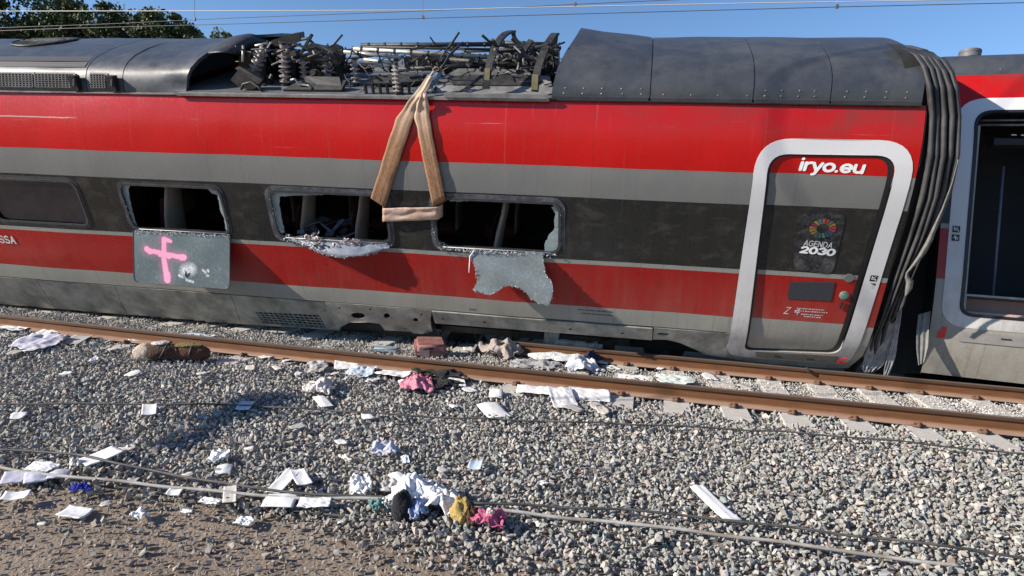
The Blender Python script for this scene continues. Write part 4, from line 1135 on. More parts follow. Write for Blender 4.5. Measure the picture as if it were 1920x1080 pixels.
for (cx, cy, cz, n, sp) in ((-4.52, -.03, 1.31, 60, .05), (-3.98, -.04, 1.29, 60, .045), (-4.45, -.09, 1.24, 50, .06)):
    for _ in range(n):
        p = Vector((cx + r_.gauss(0, sp * 1.6), cy + r_.gauss(0, .02), cz + r_.gauss(0, sp * .5))); z = r_.uniform(.012, .035)
        q = [Vector((r_.gauss(0, 1), r_.gauss(0, 1), r_.gauss(0, 1))).normalized() * z for _ in range(4)]
        cl.add([p + a for a in q], [(0, 1, 2), (0, 2, 3), (0, 3, 1), (1, 3, 2)])
cl.build('sill_debris', simple('pinkish_insulation_scraps', (.50, .44, .42), .9, 0, .4, 25, .003), flap)['kind'] = 'stuff'

# ------------------------------------------------------------------ lifting sling
sling = empty('lifting_sling', 'brown webbing lifting sling looped round the pillar between the third and fourth windows', 'lifting sling', mat=fmat(F1))
def web_mat():
    k = NT('brown_sling_webbing'); c = k.coord('UV'); u, v_, _ = k.sep(c)
    n = k.noise(k.mapping(c, (3, 26, 1)), 1.5, 6, .75); st = k.noise(k.mapping(c, (34, 5, 1)), 1, 4, .6)
    n3 = k.noise(k.mapping(c, (2, 5, 1)), 1, 5, .7)
    col = k.ramp(n, [(.3, (.17, .085, .045)), (.5, (.28, .15, .08)), (.72, (.38, .23, .14))])
    col = k.mix(k.mr(st, .42, .7, 0, .28), col, (.46, .31, .21))
    col = k.mix(k.mr(v_, .35, .75, 0, .8), col, (.60, .46, .35))
    col = k.mix(k.mr(n3, .58, .75, 0, .35), col, (.16, .08, .045))
    seam = k.math('ABSOLUTE', k.math('SUBTRACT', u, .5)); col = k.mix(k.math('MULTIPLY', k.mr(k.math('ABSOLUTE', k.math('SUBTRACT', seam, .34)), .012, .022, 1, 0), k.mr(v_, .7, .9, .6, 0)), col, (.13, .07, .04))
    wv_ = k.math('SINE', k.math('MULTIPLY', v_, 520)); k.bump(k.math('ADD', st, k.math('ADD', k.math('MULTIPLY', wv_, .12), k.math('MULTIPLY', n, .5))), .003, 1.0)
    return k.fin(col, .85, 0, .2)
WEB = web_mat()
def ribbon(name, left, right, wfun, mat, parent, cols=14, rows=40, fold=.006, seed=0, th=.004):
    """left/right: pixel polylines of the two edges, bottom to top; wfun(px,py,t) -> local point"""
    def at(P, t):
        x = t * (len(P) - 1); i = min(int(x), len(P) - 2); u = x - i
        return tuple(P[i][k] + (P[i + 1][k] - P[i][k]) * u for k in range(len(P[0])))
    R = []; r = random.Random(seed); ph = [r.uniform(0, 6) for _ in range(4)]
    for i in range(rows + 1):
        t = i / rows; A = at(left, t); B_ = at(right, t); row = []
        for j in range(cols + 1):
            u = j / cols
            ue = u + .035 * (2 * u - 1) * noise.noise(Vector((t * 9, seed * 3 + (u > .5), 0))) * 2
            p = Vector(wfun(A[0] + (B_[0] - A[0]) * ue, A[1] + (B_[1] - A[1]) * ue, t))
            inn = .14 if i == 0 else 0.0
            f_ = fold * (.35 + 1.6 * t * t) * (math.sin(u * 9 + ph[0] + t * 1.2) + .35 * math.sin(u * 19 + ph[1] - t * 2) + 1.2) + .004 * math.sin(t * 40 + u * 3)
            pl_t = .012 * t * abs(math.sin(u * 6.5 + ph[2])) ** .35; p += Vector((0, -f_ * .8 - .010 * math.sin(math.pi * u) - pl_t + inn, 0)); row.append(p)
        R.append(row)
    v, f = grid(R); o = link(name, v, f, mat, parent, True)
    uv = o.data.uv_layers.new(name='UVMap'); nc = cols + 1
    for pl_ in o.data.polygons:
        for li in pl_.loop_indices:
            vi = o.data.loops[li].vertex_index; uv.data[li].uv = ((vi % nc) / cols, (vi // nc) / rows)
    so = o.modifiers.new('t', 'SOLIDIFY'); so.thickness = th; so.offset = 1
    return o
def onw(px, py, t, off=.03):
    s, h = on_wall(F1, wy1, px, py, off); return (s, wy1(h) - off, h)
def onw_roof(px, py, t):
    s, h = on_wall(F1, wy1, px, py, .03)
    if h > 2.9:
        for _ in range(12):
            y = min(wy1(h) - .03, .185) + max(0.0, h - 3.18) * .95; s, _q, h2 = on_y(F1, px, py, y); h = .5 * h + .5 * h2
        return (s, y, h)
    return (s, wy1(h) - .03, h)
ribbon('sling_strap', [(693, 380), (712, 318), (727, 270), (744, 222), (765, 190), (787, 164), (803, 140)], [(719, 398), (740, 332), (757, 278), (773, 232), (782, 200), (803, 168), (815, 142)], onw_roof, WEB, sling, seed=1)
ribbon('sling_strap', [(813, 396), (800, 330), (791, 285), (782, 240), (778, 215), (783, 192), (790, 176)], [(836, 380), (826, 325), (817, 280), (808, 235), (806, 205), (803, 186), (800, 174)], onw_roof, WEB, sling, seed=2, fold=.007)
bd = []
for i in range(25):
    t = i / 24; row = []
    for j in range(9):
        u = j / 8; px = 714 + (826 - 714) * t; py = (390 - 3 * t) + (25 - 1 * t) * u
        s, h = on_wall(F1, wy1, px, py, .03)
        row.append((s, wy1(h) - .028 - .016 * abs(math.sin(u * 5 + t * 2 + 1.5 * noise.noise(Vector((t * 4, u * 2, 0))))) - .016 * abs(noise.noise(Vector((t * 14, u * 5, 3)))) * (.3 + t) + (.10 if i in (0, 24) else 0), h))
    bd.append(row)
v, f = grid(bd); o = link('sling_band', v, [tuple(reversed(t)) for t in f], simple('pinkish_worn_webbing', (.46, .31, .24), .9, 0, .2, 12, .001, .2, ((.66, .52, .44), .7)), sling, True)
so = o.modifiers.new('t', 'SOLIDIFY'); so.thickness = .008
blue = simple('blue_sling_sleeve', (.09, .16, .26), .7, 0, .3, 20, .003)
o = ribbon('sling_sleeve', [(796, 166), (803, 150), (812, 137), (818, 133)], [(812, 166), (818, 156), (826, 146), (828, 138)], lambda px, py, t: on_y(F1, px, py, .40), blue, sling, 8, 10, .004, 3)
for q in ((800, 150, 815, 132), (795, 158, 812, 134), (803, 178, 818, 158)):
    MB().tube([on_y(F1, q[0], q[1], .37), on_y(F1, q[2], q[3], .40)], .010, 6).build('sling_cord', simple('pale_blue_cord', (.38, .45, .52), .7), sling, True)
MB().tube([on_y(F1, 820, 136, .42), on_y(F1, 832, 122, .5), on_y(F1, 842, 104, .6), on_y(F1, 856, 90, .7), on_y(F1, 868, 80, .8)], .017, 8).build('sling_rope', M['dark'], sling, True)
MB().tube([on_y(F1, 812, 130, .40), on_y(F1, 818, 126, .38), on_y(F1, 828, 130, .40), on_y(F1, 826, 138, .42), on_y(F1, 816, 138, .40), on_y(F1, 812, 130, .40)], .014, 8).build('shackle', simple('rusty_brown_shackle', (.20, .11, .07), .6, .3), sling, True)

# ------------------------------------------------------------------ second carriage
car2 = empty('train_carriage', 'next carriage at the right edge, nearly upright, with an open doorway', 'train carriage', mat=fmat(F2))
L2, R2 = -.22, 12.0
op2 = rounded([(.05, .09), (1.30, .09), (1.30, 2.635), (.05, 2.635)], [.16, .16, .22, .22], 7)
ro2 = rounded([(-.13, -.05), (1.48, -.05), (1.48, 2.80), (-.13, 2.80)], [.30, .30, .34, .34], 8)
w2s = [(2.3 + 2.3 * i, 3.85 + 2.3 * i) for i in range(4)]
wl2 = [rounded(rect(a, b, 1.285, 1.965), .13, 5) for a, b in w2s]
sheet('side_wall', [(L2, -.66), (R2, -.66), (R2, 3.15), (L2, 3.15)], [op2] + wl2, wy2, M['body'], car2, 0, .3, .11, 0, True, None, .05)
sheet('door_surround', ro2, [op2], wy2, M['ring'], car2, .006, .2, .1, .008, True)
gas = rounded([(.09, .125), (1.26, .125), (1.26, 2.60), (.09, 2.60)], [.13, .13, .19, .19], 7)
sheet('door_gasket', op2, [gas], wy2, M['black'], car2, .012, .2, .1, .0, True, None, .10)
for a in wl2: sheet('window_pane', a, [], lambda h: wy2(h) + .02, M['glass'], car2, 0, .3, .2)
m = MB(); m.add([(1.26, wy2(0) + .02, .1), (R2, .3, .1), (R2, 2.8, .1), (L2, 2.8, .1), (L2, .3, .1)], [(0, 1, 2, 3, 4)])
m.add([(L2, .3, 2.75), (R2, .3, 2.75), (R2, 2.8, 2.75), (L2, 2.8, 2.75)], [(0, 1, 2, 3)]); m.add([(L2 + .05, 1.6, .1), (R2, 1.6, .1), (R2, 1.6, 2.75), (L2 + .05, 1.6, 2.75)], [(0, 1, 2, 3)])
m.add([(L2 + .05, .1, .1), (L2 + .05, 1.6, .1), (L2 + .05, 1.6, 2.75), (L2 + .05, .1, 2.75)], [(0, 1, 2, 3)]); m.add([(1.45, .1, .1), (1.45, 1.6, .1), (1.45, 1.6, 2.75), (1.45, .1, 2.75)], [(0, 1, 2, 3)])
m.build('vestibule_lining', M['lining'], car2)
MB().box((.10, .10, .13), (.135, .17, 2.45)).build('door_jamb_strip', simple('pale_jamb_strip', (.34, .32, .29), .5), car2)
MB().tube([(.60, .75, .3), (.60, .75, 2.1)], .018, 8).build('grab_pole', simple('blue_grey_pole', (.16, .17, .22), .4), car2, True)
MB().tube([(.16, .25, 2.50), (1.26, .25, 2.50)], .016, 8).build('door_rail', M['steel'], car2, True)
MB().tube([(.16, .22, 2.55), (1.26, .22, 2.55)], .014, 8).build('door_rail', M['steel'], car2, True)
MB().box((.36, .35, 2.28), (1.26, .55, 2.36)).build('door_motor_cover', M['lining'], car2)
tn = MB(); r_ = random.Random(2)
for _ in range(10):
    a = Vector((.5 + r_.uniform(0, .5), .3, 2.42 + r_.uniform(-.03, .03))); tn.tube([a, a + Vector((r_.uniform(.03, .08), 0, r_.uniform(-.02, .03)))], .008, 5)
tn.build('bright_fitting', M['white'], car2)
MB().box((.13, .14, .13), (1.25, .55, .16)).box((.13, .55, .13), (1.25, .58, .34)).build('entrance_step', simple('pinkish_brown_step', (.42, .28, .24), .8, 0, .1), car2)
MB().box((.13, .13, .345), (1.25, .60, .37)).box((.13, .12, .14), (.145, .14, .36)).build('sill_strip', M['steel'], car2)
sheet('step_panel', rounded(rect(.08, 1.1, -.22, -.10), .04, 4), [], wy2, simple('grey_step_panel', (.22, .21, .195), .7, 0, .15, 9, .001), car2, .012, .2, .05, .006)
MB().box((.52, wy2(-.14) - .02, -.150), (.62, wy2(-.14), -.135)).build('recess_grip', M['ink'], car2)
rm = sheet('red_marker', [(-.135, -.20), (-.055, -.20), (-.04, -.06), (-.09, -.06), (-.085, -.10), (-.12, -.10)], [], wy2, M['redmark'], car2, .010, .2, .1, .004, False)
picto(car2, -.055, 1.14, wy2)
rows = []
for i in range(8):
    s = L2 + (R2 - L2) * i / 7
    rows.append([(s, y, h) for y, h in RP])
v, f = grid(rows); link('roof_skin', v, [tuple(reversed(t)) for t in f], M['roof'], car2, True)
# pipe on its roof
p = Vector(on_y(F2, 1817, 122, .75)); p.z = roofh(.75) - .02
k_ = MB().lathe(p, (0, 0, 1), [(0, .125), (.06, .125), (.065, .13), (.10, .13), (.105, .11)], 20).build('roof_vent_pipe', M['deck'], car2, True, 40)
rv = MB()
for i in range(12): rv.lathe((.35 + i * .33, roof_at(3.22) , 3.22), (0, -1, .2), [(0, .010), (.006, .009)], 7)
rv.build('rivets', M['steel'], car2)['kind'] = 'stuff'
e2 = MB(); e = [(L2, wy2(h), h) for h in (-.68, -.3, 0, .5, 2.05, 2.55, 2.8, 3.0, 3.14)] + [(L2, y, h) for y, h in RP[2:-2]] + [(L2, 2.9 - wy2(h), h) for h in (3.14, 3.0, 2.8, 2.55, 2.05, .5, 0, -.3, -.68)]
e2.add(e, [tuple(range(len(e)))]); e2.add([(R2, a[1], a[2]) for a in e], [tuple(range(len(e)))])
e2.add(*grid([[(s, 2.9 - wy2(h), h) for s in (L2, R2)] for h in (-.68, 0, .5, 2.05, 2.55, 2.8, 3.0, 3.14)]))
e2.add([(L2, wy2(-.66), -.66), (R2, wy2(-.66), -.66), (R2, 2.5, -.66), (L2, 2.5, -.66)], [(0, 1, 2, 3)])
e2.build('body_shell', M['under'], car2)

# ------------------------------------------------------------------ gangway bellows between the carriages
bel = empty('gangway_bellows', 'torn dark grey rubber gangway bellows bunched between the two carriages', 'gangway bellows', mat=fmat(F1))
KL = [(1690, 88, .95), (1712, 101, .62), (1727, 122, .45), (1737, 160, .32), (1742, 215, .25), (1740, 290, .08), (1726, 370, .0), (1702, 450, .0), (1675, 530, .0), (1650, 605, .06), (1628, 655, .15), (1618, 690, .22)]
KR = [(1748, 100, .95), (1778, 114, .62), (1792, 136, .45), (1801, 165, .34), (1806, 220, .25), (1803, 290, .12), (1788, 360, .06), (1764, 420, .04), (1735, 470, .03), (1712, 520, .02), (1700, 560, .02), (1690, 600, .02)]
def kpt(u, t):
    x = t * (len(KL) - 1); i = min(int(x), len(KL) - 2); w = x - i
    A = [KL[i][k] + (KL[i + 1][k] - KL[i][k]) * w for k in range(3)]; B_ = [KR[i][k] + (KR[i + 1][k] - KR[i][k]) * w for k in range(3)]
    return [A[k] + (B_[k] - A[k]) * u for k in range(3)]
NF = 5
for q in range(NF):
    rows = []
    for i in range(56):
        t = i / 55; row = []
        if q >= 3 and t > .93: break
        for j in range(9):
            u = (q + j / 8) / NF
            bulge = math.sin(math.pi * j / 8) ** .6
            px, py, y = kpt(u, t)
            px += 3.0 * noise.noise(Vector((t * 4, q * 2.3, 5))) * (1 if 0 < q < NF - 1 else .4)
            P = Vector(on_y(F1, px, py, y))
            row.append(P + Vector((0, -.040 * bulge * (1 + .35 * noise.noise(Vector((q * 3.1, t * 5, 0)))) + .03 - .012 * math.sin(t * 7 + q * 2), 0)))
        rows.append(row)
    v, f = grid(rows); o = link('bellows_fold', v, [tuple(reversed(t)) for t in f], M['bellows'], bel, True)
    so = o.modifiers.new('t', 'SOLIDIFY'); so.thickness = .008; so.offset = -1
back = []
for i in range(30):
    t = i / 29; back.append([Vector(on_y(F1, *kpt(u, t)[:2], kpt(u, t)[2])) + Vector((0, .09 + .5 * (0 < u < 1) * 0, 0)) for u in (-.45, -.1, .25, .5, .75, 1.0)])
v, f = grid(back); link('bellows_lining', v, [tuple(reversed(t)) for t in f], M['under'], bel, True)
ov = []
for y, h in [(.9, 3.5), (1.3, 3.55), (1.8, 3.52), (2.3, 3.45), (2.7, 3.1), (2.85, 2)]:
    ov.append([Vector((2.62 + .42 * u - .02, y, h + (.02 * math.sin(u * 18)) - .02)) for u in [k / 12 for k in range(13)]])
v, f = grid(ov); link('bellows_fold', v, f, M['bellows'], bel, True)
# edge of the outermost fold, turned back and pale
ed = [(1797, 300), (1785, 345), (1768, 392), (1752, 430), (1742, 455), (1728, 480), (1712, 500), (1701, 512), (1700, 520), (1706, 530), (1704, 545), (1698, 556)]
ew = [2, 3, 5, 9, 12, 13, 9, 5, 6, 12, 12, 3]
rows = [[on_y(F1, x - w * .6 + w * 1.2 * u, y - w * .35 * u, -.06 - .03 * math.sin(3 * u)) for u in (0, .33, .66, 1)] for (x, y), w in zip(ed, ew)]
v, f = grid(refine(rows, 3, amp=.002)); o = link('turned_back_edge', v, [tuple(reversed(t)) for t in f], simple('worn_bellows_edge', (.17, .165, .16), .6, 0, .25, 15, .002), bel, True)
o.modifiers.new('t', 'SOLIDIFY').thickness = .01
# frayed lower end in sunlight
def rag(name, Lp, Rp, cols, mat, seed, y0=-.03, teeth=.5, fold=.018):
    r = random.Random(seed); rows = []; n = 26; cut = [r.uniform(0, teeth) ** 1.3 for _ in range(cols + 1)]
    def at(P, t):
        x = t * (len(P) - 1); i = min(int(x), len(P) - 2); u = x - i
        return tuple(P[i][k] + (P[i + 1][k] - P[i][k]) * u for k in range(2))
    for i in range(n + 1):
        row = []
        for j in range(cols + 1):
            u = j / cols; t = i / n * (1 - .3 * cut[j]); A = at(Lp, t); B_ = at(Rp, t)
            row.append(Vector(on_y(F1, A[0] + (B_[0] - A[0]) * u, A[1] + (B_[1] - A[1]) * u, y0 - fold * abs(math.sin(u * 8 + seed + t * 1.5 + 2.2 * noise.noise(Vector((u * 3, t * 2.2, seed))))) - .006 * math.sin(t * 20 + j))))
        rows.append(row)
    v, f = grid(rows); o = link(name, v, [tuple(reversed(t)) for t in f], mat, bel, True); so = o.modifiers.new('t', 'SOLIDIFY'); so.thickness = .006
    return o
rag('frayed_fabric', [(1668, 580), (1645, 605), (1632, 640), (1620, 665), (1618, 692), (1622, 702)], [(1692, 566), (1690, 590), (1682, 625), (1672, 655), (1655, 685), (1640, 698)], 22, M['bellows_torn'], 1, .16)
rag('frayed_fabric', [(1684, 575), (1680, 610), (1672, 645), (1664, 670), (1658, 695), (1655, 712)], [(1693, 566), (1689, 600), (1684, 632), (1682, 650), (1676, 680), (1664, 712)], 12, M['bellows_torn'], 4, .12, .35)
def ragc2(name, Lp, Rp, cols, mat, y0):
    rows = []
    for i in range(21):
        t = i / 20; x = t * (len(Lp) - 1); k = min(int(x), len(Lp) - 2); w = x - k; row = []
        for j in range(cols + 1):
            u = j / cols; A = [Lp[k][c] + (Lp[k + 1][c] - Lp[k][c]) * w for c in (0, 1)]; B_ = [Rp[k][c] + (Rp[k + 1][c] - Rp[k][c]) * w for c in (0, 1)]
            P = on_y(F2, A[0] + (B_[0] - A[0]) * u, A[1] + (B_[1] - A[1]) * u, y0 - .03 * abs(math.sin(u * 7 + 1)))
            row.append(w2b(F1, b2w(F2, P)))
        rows.append(row)
    v, f = grid(rows); return link(name, v, [tuple(reversed(t)) for t in f], mat, bel, True)
ragc2('bellows_remnant', [(1722, 590), (1718, 625), (1718, 655), (1722, 685)], [(1745, 583), (1742, 615), (1740, 650), (1732, 680)], 10, simple('dusty_bellows_remnant', (.16, .155, .145), .7, 0, .3, 12, .002), -.0)
MB().add(*grid([[w2b(F1, b2w(F2, on_y(F2, px, py, .5))) for px, py in r] for r in ([(1800, 150), (1808, 150)], [(1760, 300), (1815, 300)], [(1700, 450), (1790, 450)], [(1670, 560), (1760, 560)], [(1640, 700), (1745, 700)])])).build('gangway_dark_panel', M['under'], bel)  # dark sheet added for the darkness in the gap between the carriages
# ------------------------------------------------------------------ ground
def edge_y(x):      # where the ballast gives way to bare earth
    return float(np.interp(x, [-12, -5.2, -4.3, -3.0, -2.2, -1.5, -.5, 1, 8], [-3.45, -3.55, -3.62, -3.52, -3.50, -3.62, -3.9, -4.4, -5.2]))
def gz_arr(X, Y):
    z = np.where(Y > -1.0, -.215, -.215 - .055 * (-1.0 - Y))
    ey = np.interp(X, [-12, -5.2, -4.3, -3.0, -2.2, -1.5, -.5, 1, 8], [-3.45, -3.55, -3.62, -3.52, -3.50, -3.62, -3.9, -4.4, -5.2])
    t = np.clip((ey - Y) / .35, 0, 1)
    return z - .035 * t + .012 * np.sin(X * 1.9) * np.sin(Y * 2.3)
def gz(x, y): return float(gz_arr(np.array(x, float), np.array(y, float)))
def on_ground(px, py, lift=0.0):
    z = -.25
    for _ in range(12):
        P = hit_z(px, py, z + lift); z = gz(P[0], P[1])
    return Vector((P[0], P[1], z + lift))
def earth_mat():
    k = NT('bare_brown_earth'); c = k.coord('Object')
    n = k.noise(c, 1.7, 7, .7); f = k.noise(c, 22, 6, .75); v = k.voro(c, 38, 'F1', 0)
    col = k.ramp(n, [(.3, (.155, .110, .080)), (.55, (.225, .165, .125)), (.75, (.27, .205, .16))])
    col = k.mix(k.mr(f, .4, .7, 0, .5), col, (.12, .09, .07))
    k.bump(k.math('ADD', f, k.math('MULTIPLY', v, -.6)), .03, 1.0)
    return k.fin(col, .95, 0, .2)
def terr(x, y):
    """land behind the railway: a cutting that rises to the left"""
    s = max(0.0, min(1.0, (y - 9) / 14)); s = s * s * (3 - 2 * s)
    l = max(0.0, min(1.0, (-x + 2) / 24)); l = l * l * (3 - 2 * l)
    return -.35 + s * (1.2 + 8.6 * l) + max(0, y - 23) * .02 * l + .25 * s * math.sin(x * .31) * math.sin(y * .27)
vs = []; fs = []
xs = list(np.linspace(-300, -60, 8)) + list(np.linspace(-55, -13, 12)) + list(np.linspace(-12, 9, 64)) + list(np.linspace(10, 55, 12)) + list(np.linspace(60, 300, 8))
ys = list(np.linspace(-300, -30, 8)) + list(np.linspace(-25, -7, 7)) + list(np.linspace(-6, 3, 46)) + list(np.linspace(4, 40, 26)) + list(np.linspace(50, 400, 10))
for i, x in enumerate(xs):
    for j, y in enumerate(ys):
        z = gz(x, max(-6, y)) - .02 if y < 3.2 else terr(x, y)
        if y < -7: z = -.52
        if -13 < x < 10 and y < edge_y(x): z += .015 * noise.noise(Vector((x * 3, y * 3, 0))) + .010 * noise.noise(Vector((x * 9, y * 9, 3)))
        vs.append((x, y, z))
ny = len(ys)
for i in range(len(xs) - 1):
    for j in range(ny - 1): fs.append((i * ny + j, (i + 1) * ny + j, (i + 1) * ny + j + 1, i * ny + j + 1))
def land_mat():
    k = NT('earth_and_dry_grass'); c = k.coord('Object'); x, y, z = k.sep(c)
    n = k.noise(c, 1.7, 7, .7); f = k.noise(c, 22, 6, .75); v = k.voro(c, 38, 'F1', 0)
    col = k.ramp(n, [(.3, (.19, .150, .115)), (.55, (.26, .21, .165)), (.75, (.33, .27, .215))])
    col = k.mix(k.mr(f, .4, .7, 0, .5), col, (.15, .115, .085))
    g_ = k.ramp(k.noise(c, .35, 6, .7), [(.3, (.10, .11, .035)), (.5, (.20, .19, .07)), (.7, (.34, .29, .14))])
    col = k.mix(k.mr(y, 5, 8, 0, 1), col, g_)
    k.bump(k.math('ADD', f, k.math('MULTIPLY', v, -.5)), .012, 1.0)
    return k.fin(col, .95, 0, .2)
tag(link('ground', vs, fs, land_mat(), None, True), kind='structure')

# ------------------------------------------------------------------ crushed stone
def stone_variants(n, k):
    out = []
    for i in range(n):
        bm = bmesh.new(); r = random.Random(100 + i)
        sx, sy, sz = r.uniform(.75, 1.15), r.uniform(.6, .95), r.uniform(.45, .8)
        for _ in range(k):
            d = Vector((r.gauss(0, 1), r.gauss(0, 1), r.gauss(0, 1))).normalized() * r.uniform(.85, 1.05)
            bm.verts.new((d.x * sx, d.y * sy, d.z * sz))
        res = bmesh.ops.convex_hull(bm, input=bm.verts)
        for v in [v for v in bm.verts if not v.link_faces]: bm.verts.remove(v)
        bmesh.ops.triangulate(bm, faces=bm.faces); bm.normal_update(); bm.verts.index_update()
        out.append((np.array([v.co[:] for v in bm.verts]), np.array([[v.index for v in f.verts] for f in bm.faces])))
        bm.free()
    return out
VAR = stone_variants(30, 10)
def scatter(name, P, R, C, mat, kind='stuff', label=None):
    n = len(P); vi = rng.integers(0, len(VAR), n)
    q = rng.normal(size=(n, 4)); q /= np.linalg.norm(q, axis=1)[:, None]
    w, x, y, z = q.T
    RM = np.stack([1 - 2 * (y * y + z * z), 2 * (x * y - z * w), 2 * (x * z + y * w), 2 * (x * y + z * w), 1 - 2 * (x * x + z * z), 2 * (y * z - x * w), 2 * (x * z - y * w), 2 * (y * z + x * w), 1 - 2 * (x * x + y * y)], 1).reshape(n, 3, 3)
    VV = []; FF = []; CC = []; b = 0
    for k, (v, f) in enumerate(VAR):
        idx = np.where(vi == k)[0]
        if len(idx) == 0: continue
        vv = np.einsum('nij,vj->nvi', RM[idx], v) * R[idx][:, None, None] + P[idx][:, None, :]
        m = len(v); VV.append(vv.reshape(-1, 3))
        FF.append((f[None] + (np.arange(len(idx)) * m)[:, None, None] + b).reshape(-1, 3)); b += len(idx) * m
        CC.append(np.repeat(C[idx], m, axis=0))
    VV = np.concatenate(VV); FF = np.concatenate(FF); CC = np.concatenate(CC)
    me = bpy.data.meshes.new(name)
    me.vertices.add(len(VV)); me.vertices.foreach_set('co', VV.astype(np.float32).ravel())
    me.loops.add(FF.size); me.loops.foreach_set('vertex_index', FF.astype(np.int32).ravel())
    me.polygons.add(len(FF)); me.polygons.foreach_set('loop_start', np.arange(0, FF.size, 3, dtype=np.int32))
    try: me.polygons.foreach_set('loop_total', np.full(len(FF), 3, dtype=np.int32))
    except Exception: pass
    me.update(calc_edges=True)
    a = me.attributes.new('tint', 'FLOAT_COLOR', 'POINT'); a.data.foreach_set('color', np.concatenate([CC, np.ones((len(CC), 1))], 1).astype(np.float32).ravel())
    me.materials.append(mat); me.validate(); me.shade_flat()
    o = bpy.data.objects.new(name, me); COL.objects.link(o); return tag(o, label, kind=kind)
def stone_mat():
    k = NT('crushed_stone'); a = k.n('ShaderNodeAttribute', attribute_name='tint'); c = k.coord('Object')
    f = k.noise(c, 90, 4, .7); g_ = k.noise(c, 24, 3, .6)
    col = k.mix(k.mr(f, .3, .72, 0, .45), a.outputs['Color'], (.46, .44, .41))
    col = k.mix(k.mr(g_, .5, .7, 0, .28), col, (.16, .145, .13))
    k.bump(f, .004, .7)
    return k.fin(col, .93, 0, .25)
STONE = stone_mat()
PAL = np.array([1.0, .985, .94]) * 1.78 * np.array([[.150, .158, .150], [.185, .190, .180], [.125, .138, .132], [.215, .205, .190], [.235, .200, .175], [.25, .185, .160], [.120, .128, .145], [.175, .155, .135], [.28, .25, .22], [.21, .155, .115], [.165, .178, .160]])
PW = np.array([18, 17, 12, 13, 8, 5, 9, 7, 4, 2, 12.]); PW /= PW.sum()
def tints(n, bright=1.0):
    c = PAL[rng.choice(len(PAL), n, p=PW)] * rng.uniform(.65, 1.32, (n, 1)) * (1 + rng.normal(0, .04, (n, 3))); c = c * .72 + c.mean(1, keepdims=True) * .28; return np.clip(c * bright, .02, .6)
SLEEPER_X = [-.25 + .6 * k for k in range(-18, 9)]
def field(x0, x1, y0, y1, d):
    nx = int((x1 - x0) / d); ny = int((y1 - y0) / d)
    X, Y = np.meshgrid(np.arange(nx) * d + x0, np.arange(ny) * d + y0)
    X = (X + (np.arange(ny) % 2)[:, None] * d / 2).ravel(); Y = Y.ravel()
    return X + rng.uniform(-.48, .48, X.size) * d, Y + rng.uniform(-.48, .48, X.size) * d
def vis(X, Y, m=.9):
    # keep what the photograph's view covers, with a wide margin for a step to the side
    D = Y - CAM[1]; a = (X - CAM[0]) / np.maximum(D, .5)
    return (a > -1.35) & (a < .92)
def stones(name, d, rmin, rmax, zoff, keep=1.0, layer=0):
    X, Y = field(-13, 7.5, -4.9, 2.35, d)
    k = vis(X, Y) & (rng.uniform(0, 1, X.size) < keep)
    ey = np.interp(X, [-12, -5.2, -4.3, -3.0, -2.2, -1.5, -.5, 1, 8], [-3.45, -3.55, -3.62, -3.52, -3.50, -3.62, -3.9, -4.4, -5.2])
    edge = (Y - ey) + rng.normal(0, .07, X.size)
    k &= edge > 0
    # sleepers stay clear, rails too
    for sx in SLEEPER_X:
        on = (np.abs(X - sx) < .13) & (Y > -.50) & (Y < 2.0) & ((Y < .1) | (sx > .2))
        cov = .985 if sx > -1 else .62
        k &= ~(on & (rng.uniform(0, 1, X.size) < cov))
    k &= ~((np.abs(Y - rail_y(X)) < .085))
    k &= ~((np.abs(Y - 1.505) < .085) & (X > -2.2))
    X = X[k]; Y = Y[k]
    R = rng.uniform(rmin, rmax, X.size) * (1 + .25 * (rng.uniform(0, 1, X.size) > .93))
    R = np.where((Y > .1), R * .8, R)
    Z = gz_arr(X, Y) + zoff + .028 * ((Y > .1) & (X < .2)) - .05 * np.clip((Y - 1.0) / .5, 0, 1) * (X < .2) + rng.uniform(-.010, .016, X.size) + .012 * np.sin(X * 5 + Y * 3)
    C = tints(X.size)
    # freshly crushed, paler stone between the rails on the right
    fr = np.clip((X + .6) / 1.6, 0, 1) * np.clip((Y - .15) / .2, 0, 1)
    C = C * (1 - .65 * fr[:, None]) + (.65 * fr[:, None]) * rng.uniform(.36, .62, (X.size, 1)) * np.array([1, .99, .95])
    R = R * (1 - .25 * fr)
    # warmer and dustier stone towards the right foreground, browner by the earth
    br = np.clip(1.2 - (Y - np.interp(X, [-12, -2, 8], [-3.5, -3.6, -5.2])) / .35, 0, 1)
    C = C * (1 - .5 * br[:, None]) + .5 * br[:, None] * np.array([.21, .165, .13])
    return scatter(name, np.stack([X, Y, Z], 1), R, C, STONE)
RAILPX = [(-60, 583), (0, 590), (250, 616), (500, 642), (730, 666), (960, 691.5), (1060, 703), (1270, 719), (1500, 740.5), (1700, 761), (1920, 785), (2050, 798)]
RP_ = [hit_z(px, py, 0.0) for px, py in RAILPX]
rx = np.array([p[0] for p in RP_]); ry = np.array([p[1] for p in RP_])
cf = np.polyfit(rx, ry, 3)
def rail_y(x): return np.polyval(cf, np.clip(x, -10, 5)) - .0
ex = [(-13.0, float(rail_y(-9.9)) ), ]
gA = stones('gravel', .040, .018, .028, -.006)
gB = stones('gravel', .050, .016, .034, .014, .80)
gC = stones('gravel', .066, .013, .036, .032, .50)
gD = stones('gravel', .15, .034, .042, .030, .25)
gD['label'] = 'scattered larger ballast stones'
for g_, t in ((gA, 'lower layer of grey crushed stone ballast'), (gB, 'main layer of grey crushed stone ballast'), (gC, 'loose top stones of the ballast')): g_['label'] = t
